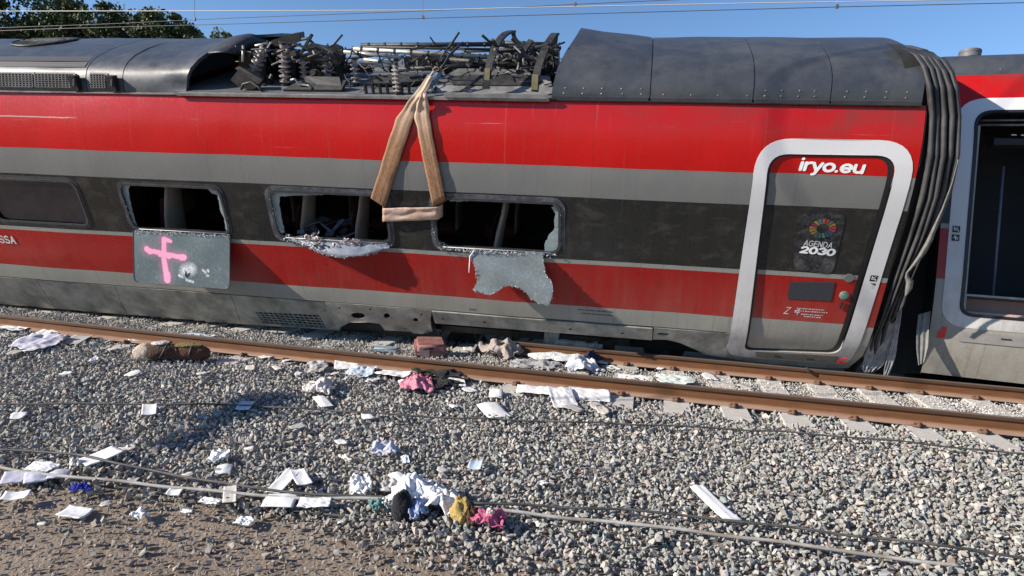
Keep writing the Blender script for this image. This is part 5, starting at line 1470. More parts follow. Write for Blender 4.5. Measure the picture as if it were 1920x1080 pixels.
# pebbles and clods on the earth
X, Y = field(-9, 2.5, -5.2, -3.3, .04); k = vis(X, Y)
ey = np.interp(X, [-12, -5.2, -4.3, -3.0, -2.2, -1.5, -.5, 1, 8], [-3.45, -3.55, -3.62, -3.52, -3.50, -3.62, -3.9, -4.4, -5.2])
dd = ey - Y; k &= (dd > -.02) & (rng.uniform(0, 1, X.size) < np.clip(.9 - dd * .5, .45, .9)); X = X[k]; Y = Y[k]
R = rng.uniform(.006, .020, X.size) * (1 + .9 * (rng.uniform(0, 1, X.size) > .90)); C = tints(X.size) * .38 + np.array([.25, .19, .135]) * rng.uniform(.35, .75, (X.size, 1))
scatter('soil_pebbles', np.stack([X, Y, gz_arr(X, Y) + .000 + R * .2], 1), R, C, STONE)
X, Y = field(-9, 3.5, -5.2, -3.3, .085); k = vis(X, Y); ey = np.interp(X, [-12, -5.2, -4.3, -3.0, -2.2, -1.5, -.5, 1, 8], [-3.45, -3.55, -3.62, -3.52, -3.50, -3.62, -3.9, -4.4, -5.2])
dd = ey - Y; k &= (dd > -.02) & (rng.uniform(0, 1, X.size) < np.clip(.62 - dd * .75, .10, .7)); X = X[k]; Y = Y[k]; R = rng.uniform(.012, .032, X.size)
scatter('stray_stones', np.stack([X, Y, gz_arr(X, Y) + R * .3], 1), R, tints(X.size) * .75 + np.array([.05, .04, .03]), STONE)
# chips of crushed white stone between the rails
X, Y = field(.1, 5.5, .25, 1.35, .05); k = (rng.uniform(0, 1, X.size) < .9) & vis(X, Y); X = X[k]; Y = Y[k]; R = rng.uniform(.006, .016, X.size)
scatter('stone_chips', np.stack([X, Y, gz_arr(X, Y) + .035 + rng.uniform(0, .02, X.size)], 1), R, np.ones((X.size, 3)) * rng.uniform(.35, .7, (X.size, 1)), STONE)

# ------------------------------------------------------------------ rails and sleepers
def rail(name, fy, x0, x1, label):
    pr = [(-.075, -.172), (.075, -.172), (.075, -.160), (.020, -.145), (.010, -.130), (.009, -.050), (.034, -.036), (.036, -.010), (.030, -.002), (.015, 0), (-.015, 0), (-.030, -.002), (-.036, -.010), (-.034, -.036), (-.009, -.050), (-.010, -.130), (-.020, -.145), (-.075, -.160)]
    n = int((x1 - x0) / .25); rows = []
    for i in range(n + 1):
        x = x0 + (x1 - x0) * i / n
        rows.append([(x, fy(x) + a, b) for a, b in pr])
    v, f = grid(rows, True); f.append(tuple(range(len(pr)))); f.append(tuple(len(v) - 1 - i for i in range(len(pr))))
    o = link(name, v, [tuple(reversed(t)) for t in f], M['rail'], None, True); o.data.set_sharp_from_angle(angle=math.radians(30))
    return tag(o, label, 'rail', 'rails of the damaged track')
rail('rail', lambda x: float(rail_y(x)), -16, 9, 'near rusty brown rail running the full width in front of the train')
rf = rail('rail', lambda x: 1.505 + .0 * x, -2.2, 9, 'far rusty rail emerging from under the train at the right')
MB().box((2.02, 1.43, -.04), (2.045, 1.58, .003)).build('rail_joint', M['under'], rf)
ordn = ['first', 'second', 'third', 'fourth', 'fifth', 'sixth', 'seventh', 'eighth', 'ninth', 'tenth', 'eleventh', 'twelfth', 'thirteenth', 'fourteenth', 'fifteenth', 'sixteenth', 'seventeenth', 'eighteenth', 'nineteenth', 'twentieth']
SLB = MB()
sec = [(-.15, -.40), (.15, -.40), (.135, -.196), (-.135, -.196)]
rows = [[(a, y, b) for a, b in sec] for y in (-.50, .2, .75, 1.3, 2.0)]
v, f = grid(rows, True); SLB.add(v, f); SLB.add(rows[0], [(0, 1, 2, 3)]); SLB.add(rows[-1], [(3, 2, 1, 0)])
PI_ = math.pi
proto = None; clipm = MB()
clipm.box((-.05, .065, -.18), (.05, .11, -.155)); clipm.tube([(-.045, .10, -.16), (-.03, .075, -.14), (.0, .11, -.135), (.03, .075, -.14), (.045, .10, -.16)], .010, 6)
clipm.lathe((0, .12, -.17), (0, 0, 1), [(0, .022), (.03, .022), (.03, .012), (.045, .012)], 6)
vis_i = [x for x in SLEEPER_X if -7.5 < x < 3.9]; vis_i.sort(reverse=True)
for x in SLEEPER_X:
    if proto is None:
        s = SLB.build('concrete_sleeper', M['concrete']); c = clipm.build('rail_clip', M['clip'], s, True); proto = (s, c); cs = [c]
    else:
        s = proto[0].copy(); COL.objects.link(s); cs = []
    while len(cs) < 4:
        c = proto[1].copy(); COL.objects.link(c); c.parent = s; cs.append(c)
    s.location = (x, random.uniform(-.02, .02), (.020 if x > -1.6 else .002) + random.uniform(-.003, .002)); s.rotation_euler = (0, 0, random.uniform(-.012, .012))
    fz = 0 if x > -2.2 else -.06
    for c, (yy, rz, zz) in zip(cs, ((float(rail_y(x)), 0, 0), (float(rail_y(x)), PI_, 0), (1.505, 0, fz), (1.505, PI_, fz))):
        c.location = (0, yy, zz - .014); c.rotation_euler = (0, 0, rz)
    if x in vis_i:
        k = vis_i.index(x)
        lb = 'pale concrete sleeper under the near rail, %s from the right edge of the photo' % (ordn[k] if k < len(ordn) else 'far')
    else: lb = 'pale concrete sleeper buried in ballast beyond the photo'
    tag(s, lb, 'railway sleeper', 'concrete sleepers of the track')

# ------------------------------------------------------------------ cables and conduit on the ballast
def cable(name, pts, r, mat, label, cat, lift=.03, group=None, wob=.004):
    P = [on_ground(x, y, lift) for x, y in pts]; Q = []
    for i in range(len(P) - 1):
        n = max(2, int((P[i + 1] - P[i]).length / .06))
        for k in range(n):
            u = k / n; a = P[max(i - 1, 0)]; b = P[i]; c = P[i + 1]; d = P[min(i + 2, len(P) - 1)]
            q = .5 * ((2 * b) + (c - a) * u + (2 * a - 5 * b + 4 * c - d) * u * u + (3 * b - 3 * c + d - a) * u ** 3)
            q += Vector((0, wob * math.sin(len(Q) * .7 + r * 900), wob * 1.2 * math.sin(len(Q) * .41))); Q.append(q)
    Q.append(P[-1]); o = MB().tube(Q, r, 8).build(name, mat, None, True)
    return tag(o, label, cat, group)
CABM = simple('dusty_black_cable', (.045, .045, .045), .7, 0, .4, 20, .001, .5, ((.17, .16, .14), .6))
CABG = simple('grey_brown_cable', (.14, .13, .115), .7, 0, .3, 20, .001)
PIPE = simple('pale_plastic_conduit', (.36, .345, .32), .7, 0, .25, 8, .001, .4, ((.20, .165, .13), .85))
G_ = 'cables laid along the ballast'
cable('cable', [(-80, 757), (150, 757), (450, 759), (500, 763), (640, 770), (760, 779), (900, 785), (1060, 791), (1230, 797), (1400, 806), (1500, 812), (1700, 829), (1920, 852), (2040, 864)], .009, CABM, 'upper dark cable across the ballast just below the near rail', 'cable', .072, G_)
cable('cable', [(-80, 842), (0, 844), (120, 849), (215, 868), (300, 884), (398, 904), (480, 914), (560, 924), (648, 930), (760, 935), (848, 943), (960, 946), (1060, 950), (1219, 960), (1367, 975), (1500, 992), (1700, 1015), (1920, 1045), (2040, 1060)], .010, CABM, 'middle black cable just above the pale conduit', 'cable', .07, G_)
cable('cable', [(120, 900), (180, 908), (270, 919), (358, 932), (460, 945), (560, 958), (640, 968), (722, 978), (840, 985), (960, 990), (1100, 998), (1300, 1016)], .007, CABM, 'thin dark cable on the earth below the pale conduit', 'cable', .012, G_)
cable('conduit_pipe', [(-80, 866), (0, 877), (111, 892), (279, 908), (400, 921), (498, 930), (556, 933), (722, 937), (800, 944), (870, 950), (960, 960), (1060, 970), (1145, 979), (1312, 997), (1500, 1022), (1800, 1062)], .0125, PIPE, 'pale plastic conduit pipe along the lower edge of the ballast', 'pipe', .06)

# ------------------------------------------------------------------ litter
def paper_mat(name, col, print_=None, var=.06):
    k = NT(name); c = k.coord('Object'); n = k.noise(c, 12, 4, .6)
    cc = k.ramp(n, [(.3, tuple(x * (1 - var) for x in col)), (.7, col)])
    if print_:
        x, y, z = k.sep(c); m1 = k.mr(k.math('FRACT', k.math('MULTIPLY', y, 70)), .55, .6, 0, 1)
        m2 = k.mr(k.noise(k.mapping(c, (60, 8, 1)), 1, 3), .45, .5, 0, 1); cc = k.mix(k.math('MULTIPLY', k.math('MULTIPLY', m1, m2), .55), cc, print_)
    k.bump(n, .003, .6); k.b.inputs['Subsurface Weight'].default_value = 0
    return k.fin(cc, .75, 0, .3)
PW_ = paper_mat('white_paper', (.78, .78, .77)); PP = paper_mat('printed_paper', (.74, .74, .74), (.25, .27, .33)); PC = paper_mat('cream_paper', (.66, .62, .55)); PB = paper_mat('pale_blue_paper', (.50, .58, .66)); PL = paper_mat('lilac_grey_paper', (.56, .56, .64), (.3, .3, .4)); PG = paper_mat('grey_card', (.42, .41, .39))
MM = {'w': PW_, 'p': PP, 'c': PC, 'b': PB, 'l': PL, 'g': PG}
def ground_size(px, py, wpx, hpx):
    a = on_ground(px - wpx / 2, py); b = on_ground(px + wpx / 2, py); c = on_ground(px, py - hpx / 2); d = on_ground(px, py + hpx / 2)
    return (b - a).length, (d - c).length
def flatitem(name, px, py, wpx, hpx, rot, mat, label, cat, group=None, curl=.02, crumple=.0, irregular=.0, n=9, seed=None, lift=.05, th=.0025, tilt=0.0, dome=0.0, th_max=.6):
    """thin item lying on the stones, sized from its place on the ground"""
    seed = seed if seed is not None else int(px * 3 + py)
    r = random.Random(seed); P = on_ground(px, py, lift); w, h = ground_size(px, py, wpx, hpx)
    h = min(h, w * 2.2 if irregular else max(w * 1.1, h)); h = min(h, th_max)
    ca, sa = math.cos(rot), math.sin(rot); yaw = 0.2
    rows = []; pz = [r.uniform(0, 6) for _ in range(6)]
    for i in range(n + 1):
        row = []
        for j in range(n + 1):
            u = i / n * 2 - 1; v = j / n * 2 - 1
            k = 1.0
            if irregular:
                a = math.atan2(v, u); rad = max(abs(u), abs(v)); 
                k = 1 + irregular * (.5 * math.sin(3 * a + pz[0]) + .4 * math.sin(5 * a + pz[1]) + .3 * math.sin(9 * a + pz[2])) * rad
                e = math.hypot(u, v) / max(rad, 1e-6) if rad > 0 else 1
                k *= 1 - .25 * (1 - 1 / max(1, e)) * 2
            x = u * k * w / 2; y = v * k * h / 2
            z = curl * (u * u * math.cos(pz[0]) + v * v * math.sin(pz[1])) * .9 + .35 * curl * noise.noise(Vector((u * 2 + pz[2], v * 2, pz[3]))) - (.5 * curl * abs(u + .1) if name == 'booklet' else 0) + tilt * v * h / 2 + dome * (1 - min(1, u * u + v * v))
            if crumple:
                q = noise.noise(Vector((u * 1.7 + pz[2], v * 1.7, pz[3]))) + .25 * noise.noise(Vector((u * 4.5, v * 4.5 + pz[4], 1))) 
                rd = .8 - abs(noise.noise(Vector((u * 1.9 + pz[5], v * 2.3, 7)))) * 2
                z += crumple * (q + rd * .7 + .3); x += crumple * .4 * noise.noise(Vector((u * 4, v * 4, 20 + pz[0]))); y += crumple * .4 * noise.noise(Vector((u * 4, v * 4, 40 + pz[1])))
            row.append((x * ca - y * sa, x * sa + y * ca, max(z, -.02)))
        rows.append(row)
    vv, f = grid(rows); o = link(name, vv, [tuple(reversed(t)) for t in f], mat, None, True)
    if crumple == 0: o.data.set_sharp_from_angle(angle=math.radians(40))
    so = o.modifiers.new('t', 'SOLIDIFY'); so.thickness = th; so.offset = 0
    o.location = P; o.rotation_euler = (0, 0, yaw)
    return tag(o, label, cat, group)
GP = 'sheets of paper strewn over the ballast'
# px, py, w, h, rot, mat, crumple, name, label
items = [
 (280, 769, 26, 16, .5, 'w', 0, 'paper_sheet', 'small white sheet alone on the ballast, touching the upper cable at left'),
 (461, 759, 26, 13, .1, 'b', 0, 'paper_sheet', 'bluish sheet on the upper cable, left of the pink and black clothes'),
 (188, 857, 44, 24, -.5, 'w', 0, 'booklet', 'open white booklet lying over the middle black cable at far left'),
 (141, 870, 18, 12, .6, 'c', .02, 'paper_scrap', 'small crumpled cream scrap just left of the open white booklet'),
 (78, 876, 52, 11, -.1, 'w', .012, 'paper_sheet', 'wide creased white sheet resting on the pale conduit at far left'),
 (26, 895, 36, 18, .5, 'l', 0, 'booklet', 'pale lilac booklet at the left frame edge below the conduit'),
 (67, 890, 36, 18, .6, 'l', 0, 'booklet', 'pale lilac booklet second from the left edge, below the conduit'),
 (110, 885, 34, 12, .4, 'l', 0, 'booklet', 'grey-lilac booklet tucked beside the conduit, third from the left edge'),
 (29, 932, 42, 13, .3, 'w', 0, 'paper_sheet', 'white sheet on bare earth at the left frame edge'),
 (141, 962, 54, 17, -.15, 'p', 0, 'booklet', 'printed white booklet on the bare earth at bottom left'),
 (261, 967, 26, 16, 1.2, 'w', .03, 'paper_scrap', 'crumpled white tissue on the bare earth, right of the printed booklet'),
 (459, 978, 34, 14, -.2, 'p', .01, 'paper_scrap', 'small white wrapper on bare earth near the bottom edge'),
 (410, 857, 34, 18, .1, 'w', .025, 'paper_scrap', 'crumpled white scrap on the ballast, upper of a close pair at left'),
 (420, 877, 28, 15, .3, 'p', 0, 'paper_sheet', 'white sheet on the ballast, lower of a close pair at left'),
 (328, 921, 26, 9, .1, 'w', 0, 'paper_sheet', 'narrow white sheet tucked just under the pale conduit'),
 (431, 929, 24, 26, .4, 'c', 0, 'paper_sheet', 'upright cream-white sheet lying across the conduit, left of the larger sheets'),
 (394, 940, 38, 8, -.1, 'w', .01, 'paper_scrap', 'thin white scrap on the earth just below the conduit'),
 (534, 900, 28, 40, -.12, 'w', 0, 'paper_sheet', 'tall white sheet above the conduit, left one of a pair'),
 (565, 897, 28, 26, .6, 'w', 0, 'paper_sheet', 'white folded sheet above the conduit, right one of a pair'),
 (526, 935, 58, 21, .06, 'w', 0, 'paper_sheet', 'largest white sheet lying over the conduit'),
 (590, 943, 58, 15, .12, 'w', .008, 'paper_sheet', 'wide white sheet below the conduit, right of the largest sheet'),
 (606, 751, 24, 18, .6, 'w', 0, 'paper_sheet', 'small square white sheet under a crumpled cloth left of the pink cloth'),
 (650, 684, 44, 10, .25, 'w', .008, 'paper_sheet', 'white sheet at the rail foot, left of the pink cloth'),
 (593, 688, 40, 13, .2, 'g', .02, 'plastic_bag', 'grey crumpled plastic bag at the rail foot, leftmost of the row'),
 (678, 697, 50, 13, -.1, 'b', .02, 'plastic_bag', 'pale blue plastic sheet by the rail foot, left of the pink cloth'),
 (738, 701, 66, 11, -.1, 'w', .015, 'cloth_strip', 'white cloth strip along the rail foot above the pink cloth'),
 (856, 716, 32, 13, .2, 'w', .006, 'paper_sheet', 'white sheet lying beside the black cloth under the near rail'),
 (930, 738, 24, 11, 0, 'w', 0, 'paper_sheet', 'small white card on ballast between the black cloth and the long sheet'),
 (1001, 731, 60, 9, -.04, 'w', .008, 'paper_sheet', 'long narrow white sheet along the near rail foot'),
 (927, 769, 44, 22, .45, 'w', 0, 'booklet', 'long white booklet lying diagonally on the upper cable in the centre'),
 (1055, 746, 44, 25, .1, 'p', .012, 'paper_sheet', 'white printed sheet, left half of the large spread by the near rail'),
 (1105, 740, 72, 14, -.08, 'w', .010, 'paper_sheet', 'white sheet, right half of the large spread by the near rail'),
 (648, 859, 14, 12, .8, 'c', .01, 'paper_scrap', 'tiny cream scrap on the ballast left of the crumpled film'),
 (722, 843, 48, 22, .2, 'l', .035, 'plastic_film', 'crumpled transparent-white plastic film in the middle of the ballast'),
 (760, 862, 14, 12, .3, 'w', .01, 'paper_scrap', 'tiny white scrap on the ballast below the plastic film'),
 (892, 869, 24, 15, -.1, 'b', 0, 'paper_sheet', 'small pale blue and white card alone on the central ballast'),
 (676, 915, 38, 30, .3, 'w', .05, 'plastic_bag', 'crumpled white carrier bag above the conduit'),
 (754, 897, 28, 28, .7, 'w', 0, 'paper_sheet', 'square white napkin above the heap of white clothes'),
 (735, 916, 42, 18, .1, 'g', .03, 'plastic_film', 'grey plastic film beside the heap of white clothes'),
 (1340, 943, 30, 56, .32, 'w', 0, 'booklet', 'long white folded leaflet alone on the ballast at right'),
 (95, 622, 46, 9, .1, 'w', .01, 'paper_sheet', 'narrow white sheet along the rail foot at far left'),
 (28, 615, 66, 9, -.15, 'w', .02, 'cloth_strip', 'white cloth strip hanging along the near rail at the left edge'),
 (73, 642, 80, 18, .15, 'l', .03, 'cloth_sheet', 'crumpled lilac-white cloth on the ballast at upper left'),
 (275, 636, 60, 7, .02, 'w', .015, 'cloth_strip', 'white cloth strip along the rail foot behind the brown bag'),
 (358, 631, 92, 8, -.05, 'b', .02, 'cloth_strip', 'pale blue-white cloth strip lying against the rail behind the brown bag'),
 (177, 675, 14, 26, .1, 'w', .02, 'paper_scrap', 'small upright white scrap alone on the ballast at upper left'),
 (1193, 709, 62, 7, -.05, 'w', .006, 'paper_sheet', 'thin white strip between the rails left of the green-patterned sheet'),
 (145, 636, 38, 9, .1, 'g', 0, 'paper_sheet', 'grey card by the rail foot, right of the lilac cloth'),
 (990, 792, 0, 0, 0, 'w', 0, None, None),
]
for it in items:
    px, py, w, h, rot, m, cr, nm, lb = it
    if nm is None: continue
    cat = {'paper_sheet': 'paper', 'paper_scrap': 'paper', 'booklet': 'booklet', 'plastic_bag': 'plastic bag', 'plastic_film': 'plastic film', 'cloth_strip': 'cloth', 'cloth_sheet': 'cloth'}[nm]
    flatitem(nm, px, py, w, h, rot, MM[m], lb, cat, GP if cat in ('paper', 'booklet') else None, curl=.012 if not cr else 0, crumple=cr, irregular=.10 if cr > .012 else 0, th=.008 if nm == 'booklet' else .0025, n=10 if not cr else 22, lift=.062 if py < 960 or px > 500 else .025, tilt=.12 if nm != 'cloth_strip' else 0)
def cloth_mat(name, col, var=.25, fold=.006):
    k = NT(name); c = k.coord('Object'); n = k.noise(c, 22, 6, .7)
    fl_ = k.math('ABSOLUTE', k.math('SUBTRACT', k.noise(c, 13, 3, .55, 1.2), .5))
    k.bump(k.math('ADD', k.math('MULTIPLY', fl_, 2.5), k.math('MULTIPLY', k.noise(c, 70, 3), .15)), .016, 1.0); b_ = k.ramp(n, [(.3, tuple(x * (1 - var) for x in col)), (.7, tuple(min(1, x * (1 + var)) for x in col))])
    k.b.inputs['Sheen Weight'].default_value = .1
    return k.fin(b_, .9, 0, .15)
def cloth(name, px, py, w, h, rot, col, label, cat, cr=.06, irr=.35, seed=None, dome=.05, mat=None):
    cr *= .75
    return flatitem(name, px, py, w, h, rot, mat or cloth_mat(name + '_fabric', col), label, cat, None, curl=0, crumple=cr, irregular=irr, n=34, seed=seed, lift=.055, th=.006, dome=dome)
cloth('garment', 600, 727, 50, 24, .1, (.62, .58, .54), 'crumpled off-white garment on the ballast left of the pink cloth', 'clothing', .05)
cloth('garment', 784, 722, 54, 30, .2, (.62, .22, .29), 'crumpled bright pink garment just in front of the near rail', 'clothing', .07, .25, 5, .05)
cloth('garment', 836, 702, 92, 20, -.1, (.014, .014, .016), 'black garment spread against the near rail beside the pink one', 'clothing', .06, .4, 6, .04)
cloth('garment', 832, 720, 54, 16, .1, (.014, .014, .016), 'loose black sleeve on the ballast below the black garment', 'clothing', .04, .4, 8, .02)
cloth('garment', 775, 930, 80, 46, .1, (.74, .74, .76), 'heap of white clothes at the bottom centre beside the conduit', 'clothing', .09, .35, 11, .09)
cloth('garment', 822, 946, 80, 36, -.2, (.72, .70, .70), 'white shirt trailing right from the heap of white clothes', 'clothing', .08, .35, 12, .05)
cloth('garment', 784, 960, 34, 26, .1, (.30, .37, .55), 'light blue garment peeping out under the white clothes', 'clothing', .05, .2, 13, .05)
cloth('fabric_scrap', 706, 950, 26, 16, .4, (.12, .24, .22), 'small teal fabric scrap left of the black bag at the bottom', 'fabric', .04, .3, 14, .02)
cloth('fabric_scrap', 728, 948, 26, 20, .4, (.55, .55, .52), 'pale grey fabric scrap between the teal scrap and the white clothes', 'fabric', .04, .3, 24, .02)
cloth('garment', 917, 979, 58, 24, .1, (.42, .10, .18), 'magenta garment at the bottom edge right of the yellow cloth', 'clothing', .06, .3, 15, .04)
cloth('garment', 918, 982, 24, 11, .1, (.62, .50, .42), 'beige cloth lying on the magenta garment at the bottom', 'clothing', .03, .3, 16, .08)
cloth('glove', 152, 919, 36, 9, .1, (.02, .03, .30), 'deep blue rubber glove on the bare earth at lower left', 'glove', .035, .35, 17, .02)
def sack(name, px, py, w, h, ht, col, label, cat, seed, ell=(1, 1), parts=None, rot=0, rough=.6, amp=.35, squash=1.0, vary=.25):
    P = on_ground(px, py + h * .30, .0); W, _ = ground_size(px, py, w, h)
    r = random.Random(seed); rows = []; n = 20; m = 26
    for i in range(n + 1):
        ph = math.pi * i / n; row = []
        for j in range(m):
            t = 2 * math.pi * j / m; d = Vector((math.sin(ph) * math.cos(t), math.sin(ph) * math.sin(t), math.cos(ph)))
            q = noise.noise(d * 1.6 + Vector((seed, 0, 0))) + .6 * (1 - 2 * abs(noise.noise(d * 3.1 + Vector((0, seed, 0))))) * .7 + .3 * noise.noise(d * 7)
            k = 1 + amp * q * .5; row.append(Vector((d.x * W / 2 * k, d.y * W / 2 * ell[1] * k, max(-.0, (d.z * .55 + .45)) * ht * k)))
        rows.append(row)
    v, f = grid(rows, True); o = link(name, v, f, cloth_mat(name + '_cloth', col, vary, .01), None, True); o.location = P; o.rotation_euler = (0, 0, rot)
    return tag(o, label, cat)
sack('black_bag', 752, 962, 40, 46, .20, (.018, .018, .022), 'small black bag in front of the heap of white clothes', 'bag', 3, (1, .8))
yl = sack('yellow_cloth', 864, 968, 34, 46, .17, (.38, .27, .09), 'bunched yellow cloth right of the white clothes at the bottom', 'clothing', 5, (1, 1.0), amp=.6)
sack('dark_garment', 884, 976, 24, 34, .12, (.10, .05, .03), 'dark brown garment against the yellow cloth at the bottom', 'clothing', 7, (1, 1.2), amp=.6)
# holdall: beige end, brown body, olive top
bag = empty('holdall_bag', 'long brown and beige holdall lying on the ballast in front of the near rail', 'bag', loc=on_ground(322, 676, .03))
W, _ = ground_size(322, 665, 136, 20)
def loaf(x0, x1, ry, rz, col, nm, seed, amp=.25, z0=.0, n=16, m=20):
    rows = []
    for i in range(n + 1):
        t = i / n; x = x0 + (x1 - x0) * t; k = math.sin(math.pi * (.04 + .92 * t)) ** .35; row = []
        for j in range(m):
            a = 2 * math.pi * j / m; q = noise.noise(Vector((x * 6, math.cos(a) * 1.5 + seed, math.sin(a) * 1.5))) + .5 * (1 - 2 * abs(noise.noise(Vector((x * 12, math.cos(a) * 2, math.sin(a) * 2 + seed)))))
            r1 = k * (1 + amp * q); row.append((x + .02 * q, ry * math.cos(a) * r1, max(0, z0 + rz + rz * math.sin(a) * r1)))
        rows.append(row)
    v, f = grid(rows, True); mb = MB().add(v, f).add(rows[0], [tuple(range(m - 1, -1, -1))]).add(rows[-1], [tuple(range(m))])
    return mb.build(nm, cloth_mat(nm + '_fabric', col, .2, .008), bag, True)
loaf(-W * .50, -W * .20, .11, .095, (.46, .38, .31), 'beige_end', 1, .28)
loaf(-W * .40, W * .14, .13, .110, (.075, .045, .032), 'bag_body', 2, .14)
loaf(-W * .02, W * .50, .120, .105, (.10, .045, .032), 'bag_end', 4, .06)
loaf(W * .0, W * .40, .085, .024, (.17, .14, .05), 'olive_cloth', 6, .2, .170)
loaf(-W * .26, -W * .04, .075, .026, (.55, .51, .46), 'white_cloth', 8, .4, .185)
MB().tube([(-W * .1, -.135, .06), (-W * .06, -.15, .12), (-W * .02, -.11, .21), (0, 0, .235)], .012, 6).tube([(W * .28, -.125, .06), (W * .29, -.13, .13), (W * .30, -.08, .19), (W * .30, 0, .215)], .012, 6).build('bag_strap', M['dark'], bag, True)
bag.rotation_euler = (0, 0, .12 + .25)
# suitcase
cse = empty('suitcase', 'dusty pink-brown suitcase lying on its side between the near rail and the train', 'suitcase', loc=on_ground(806, 668, .03))
cse.rotation_euler = (.05, 0, .42)
SC = simple('pinkish_brown_suitcase_fabric', (.22, .085, .075), .7, 0, .2, 16, .001, .4, ((.34, .24, .21), .5))
def rbox(a, b, r, name, mat, parent):
    bm = bmesh.new(); bmesh.ops.create_cube(bm, size=1)
    for v in bm.verts:
        v.co = Vector([a[i] + (b[i] - a[i]) * (v.co[i] + .5) for i in range(3)])
    bmesh.ops.bevel(bm, geom=bm.edges[:], offset=r, segments=3, affect='EDGES')
    me = bpy.data.meshes.new(name); bm.to_mesh(me); bm.free(); me.materials.append(mat)
    for p in me.polygons: p.use_smooth = True
    me.set_sharp_from_angle(angle=math.radians(50))
    o = bpy.data.objects.new(name, me); COL.objects.link(o); o.parent = parent; return o
rbox((-.20, -.15, 0), (.21, .33, .20), .035, 'case_shell', SC, cse)
MB().tube([(-.205, -.155, .10), (.215, -.155, .10), (.215, .335, .10), (-.205, .335, .10), (-.205, -.155, .10)], .006, 6, False).build('zip', simple('dark_zip', (.10, .06, .05), .5), cse)
MB().tube([(-.13, -.15, .15), (-.12, -.20, .155), (.02, -.20, .155), (.03, -.15, .15)], .011, 8).build('handle', M['black'], cse, True)
for x in (-.17, .17): MB().lathe((x, -.17, .04), (1, 0, 0), [(-.015, .024), (.015, .024)], 12).build('wheel', M['black'], cse)
rbox((-.16, -.160, .03), (-.02, -.152, .16), .002, 'front_pocket', simple('pale_pocket', (.52, .33, .28), .8), cse)
# flat blue case by the rail, grey cloth and straps, white bag, jacket
bc = rbox((-.17, -.06, 0), (.17, .06, .075), .02, 'toiletry_case', simple('faded_blue_case', (.19, .26, .32), .7, 0, .2, 18, .001, .4, ((.32, .33, .33), .6)), None)
bc.location = on_ground(724, 660, .03); bc.rotation_euler = (.1, 0, .15); tag(bc, 'faded blue flat case on the ballast left of the suitcase', 'case')
cloth('jacket', 942, 664, 66, 46, .1, (.34, .29, .26), 'grey-beige jacket heaped behind the near rail right of the suitcase', 'clothing', .12, .3, 31, .12)
st = MB()
for k_, (a, b) in enumerate((((885, 660), (905, 640)), ((900, 650), (925, 668)), ((912, 640), (930, 668)), ((960, 668), (984, 652)))):
    A = on_ground(*a, .05); B_ = on_ground(*b, .05); st.beam(A + Vector((0, 0, .10 * (k_ % 2))), B_ + Vector((0, 0, .12 * ((k_ + 1) % 2))), .035, .006)
tag(st.build('bag_strap', simple('grey_strap', (.30, .27, .25), .8)), 'loose grey straps standing up beside the heaped jacket', 'strap')
cloth('plastic_bag', 1062, 672, 118, 16, -.05, (.66, .67, .68), 'large flat white plastic bag under the train between the rails', 'plastic bag', .04, .25, 33, .04)
cloth('garment', 1000, 686, 80, 14, .0, (.34, .33, .33), 'dusty grey garment behind the near rail, left of the white plastic bag', 'clothing', .05, .3, 36, .02)
cloth('blanket', 1090, 688, 56, 26, .1, (.60, .62, .66), 'white and navy blanket bunched behind the near rail', 'blanket', .09, .3, 34, .08)
cloth('garment', 1108, 680, 28, 20, -.5, (.02, .025, .06), 'navy garment half under the white and navy blanket', 'clothing', .08, .3, 35, .10)
cloth('printed_sheet', 1265, 713, 64, 15, -.05, (.5, .6, .55), 'green and white patterned sheet between the rails at right', 'paper', .03, .15, 41, .03, mat=paper_mat('green_patterned_sheet', (.72, .75, .72), (.02, .30, .22)))
tag(MB().beam(on_ground(1172, 676, .02), on_ground(1300, 690, .02), .02, .02).build('steel_rod', M['clip']), 'thin rusty rod beside the far rail below the beam', 'rod')

# ------------------------------------------------------------------ overhead line
WIREL = simple('pale_bronze_wire', (.62, .58, .52), .5, .2, .05); WIRED = simple('dark_wire', (.10, .10, .11), .5, .3, .05)
def wire(pts, Y, r, mat, label, name='overhead_wire'):
    P = [hit_y(x, y, Y) for x, y in pts]
    a = P[0] + (P[0] - P[1]) / np.linalg.norm(P[0] - P[1]) * 12; b = P[-1] + (P[-1] - P[-2]) / np.linalg.norm(P[-1] - P[-2]) * 12
    return tag(MB().tube([a] + P + [b], r, 6, True).build(name, mat, None, True), label, 'overhead wire', 'overhead line wires')
w1 = wire([(-60, 21), (340, 20.5), (800, 19), (960, 14.5), (1400, 6), (1960, -3)], 4.0, .007, WIREL, 'pale uppermost overhead wire crossing the left of the sky')
w2 = wire([(-60, 54), (200, 45), (430, 34), (700, 24), (960, 14), (1080, 8), (1300, -2)], 5.2, .006, WIRED, 'thin sloping overhead wire that crosses the pale one near the centre')
w3 = wire([(-60, 60), (100, 54), (430, 45), (960, 29.5), (1570, 13), (1960, 4)], 4.6, .0065, WIRED, 'lowest dark overhead wire above the train roof')
def dropper(px, y0, y1, Y, par):
    m = MB(); a = hit_y(px, y0, Y); b = hit_y(px, y1, Y); m.tube([a, b], .004, 5); m.box(b - np.array([.02, .02, .03]), b + np.array([.02, .02, .03])); o = m.build('dropper', WIRED, par)
dropper(365, -40, 36, 4.6, w3); dropper(793, -40, 32, 4.6, w3); dropper(1079, -40, 8, 5.2, w2); dropper(1570, -40, 12, 4.6, w3)

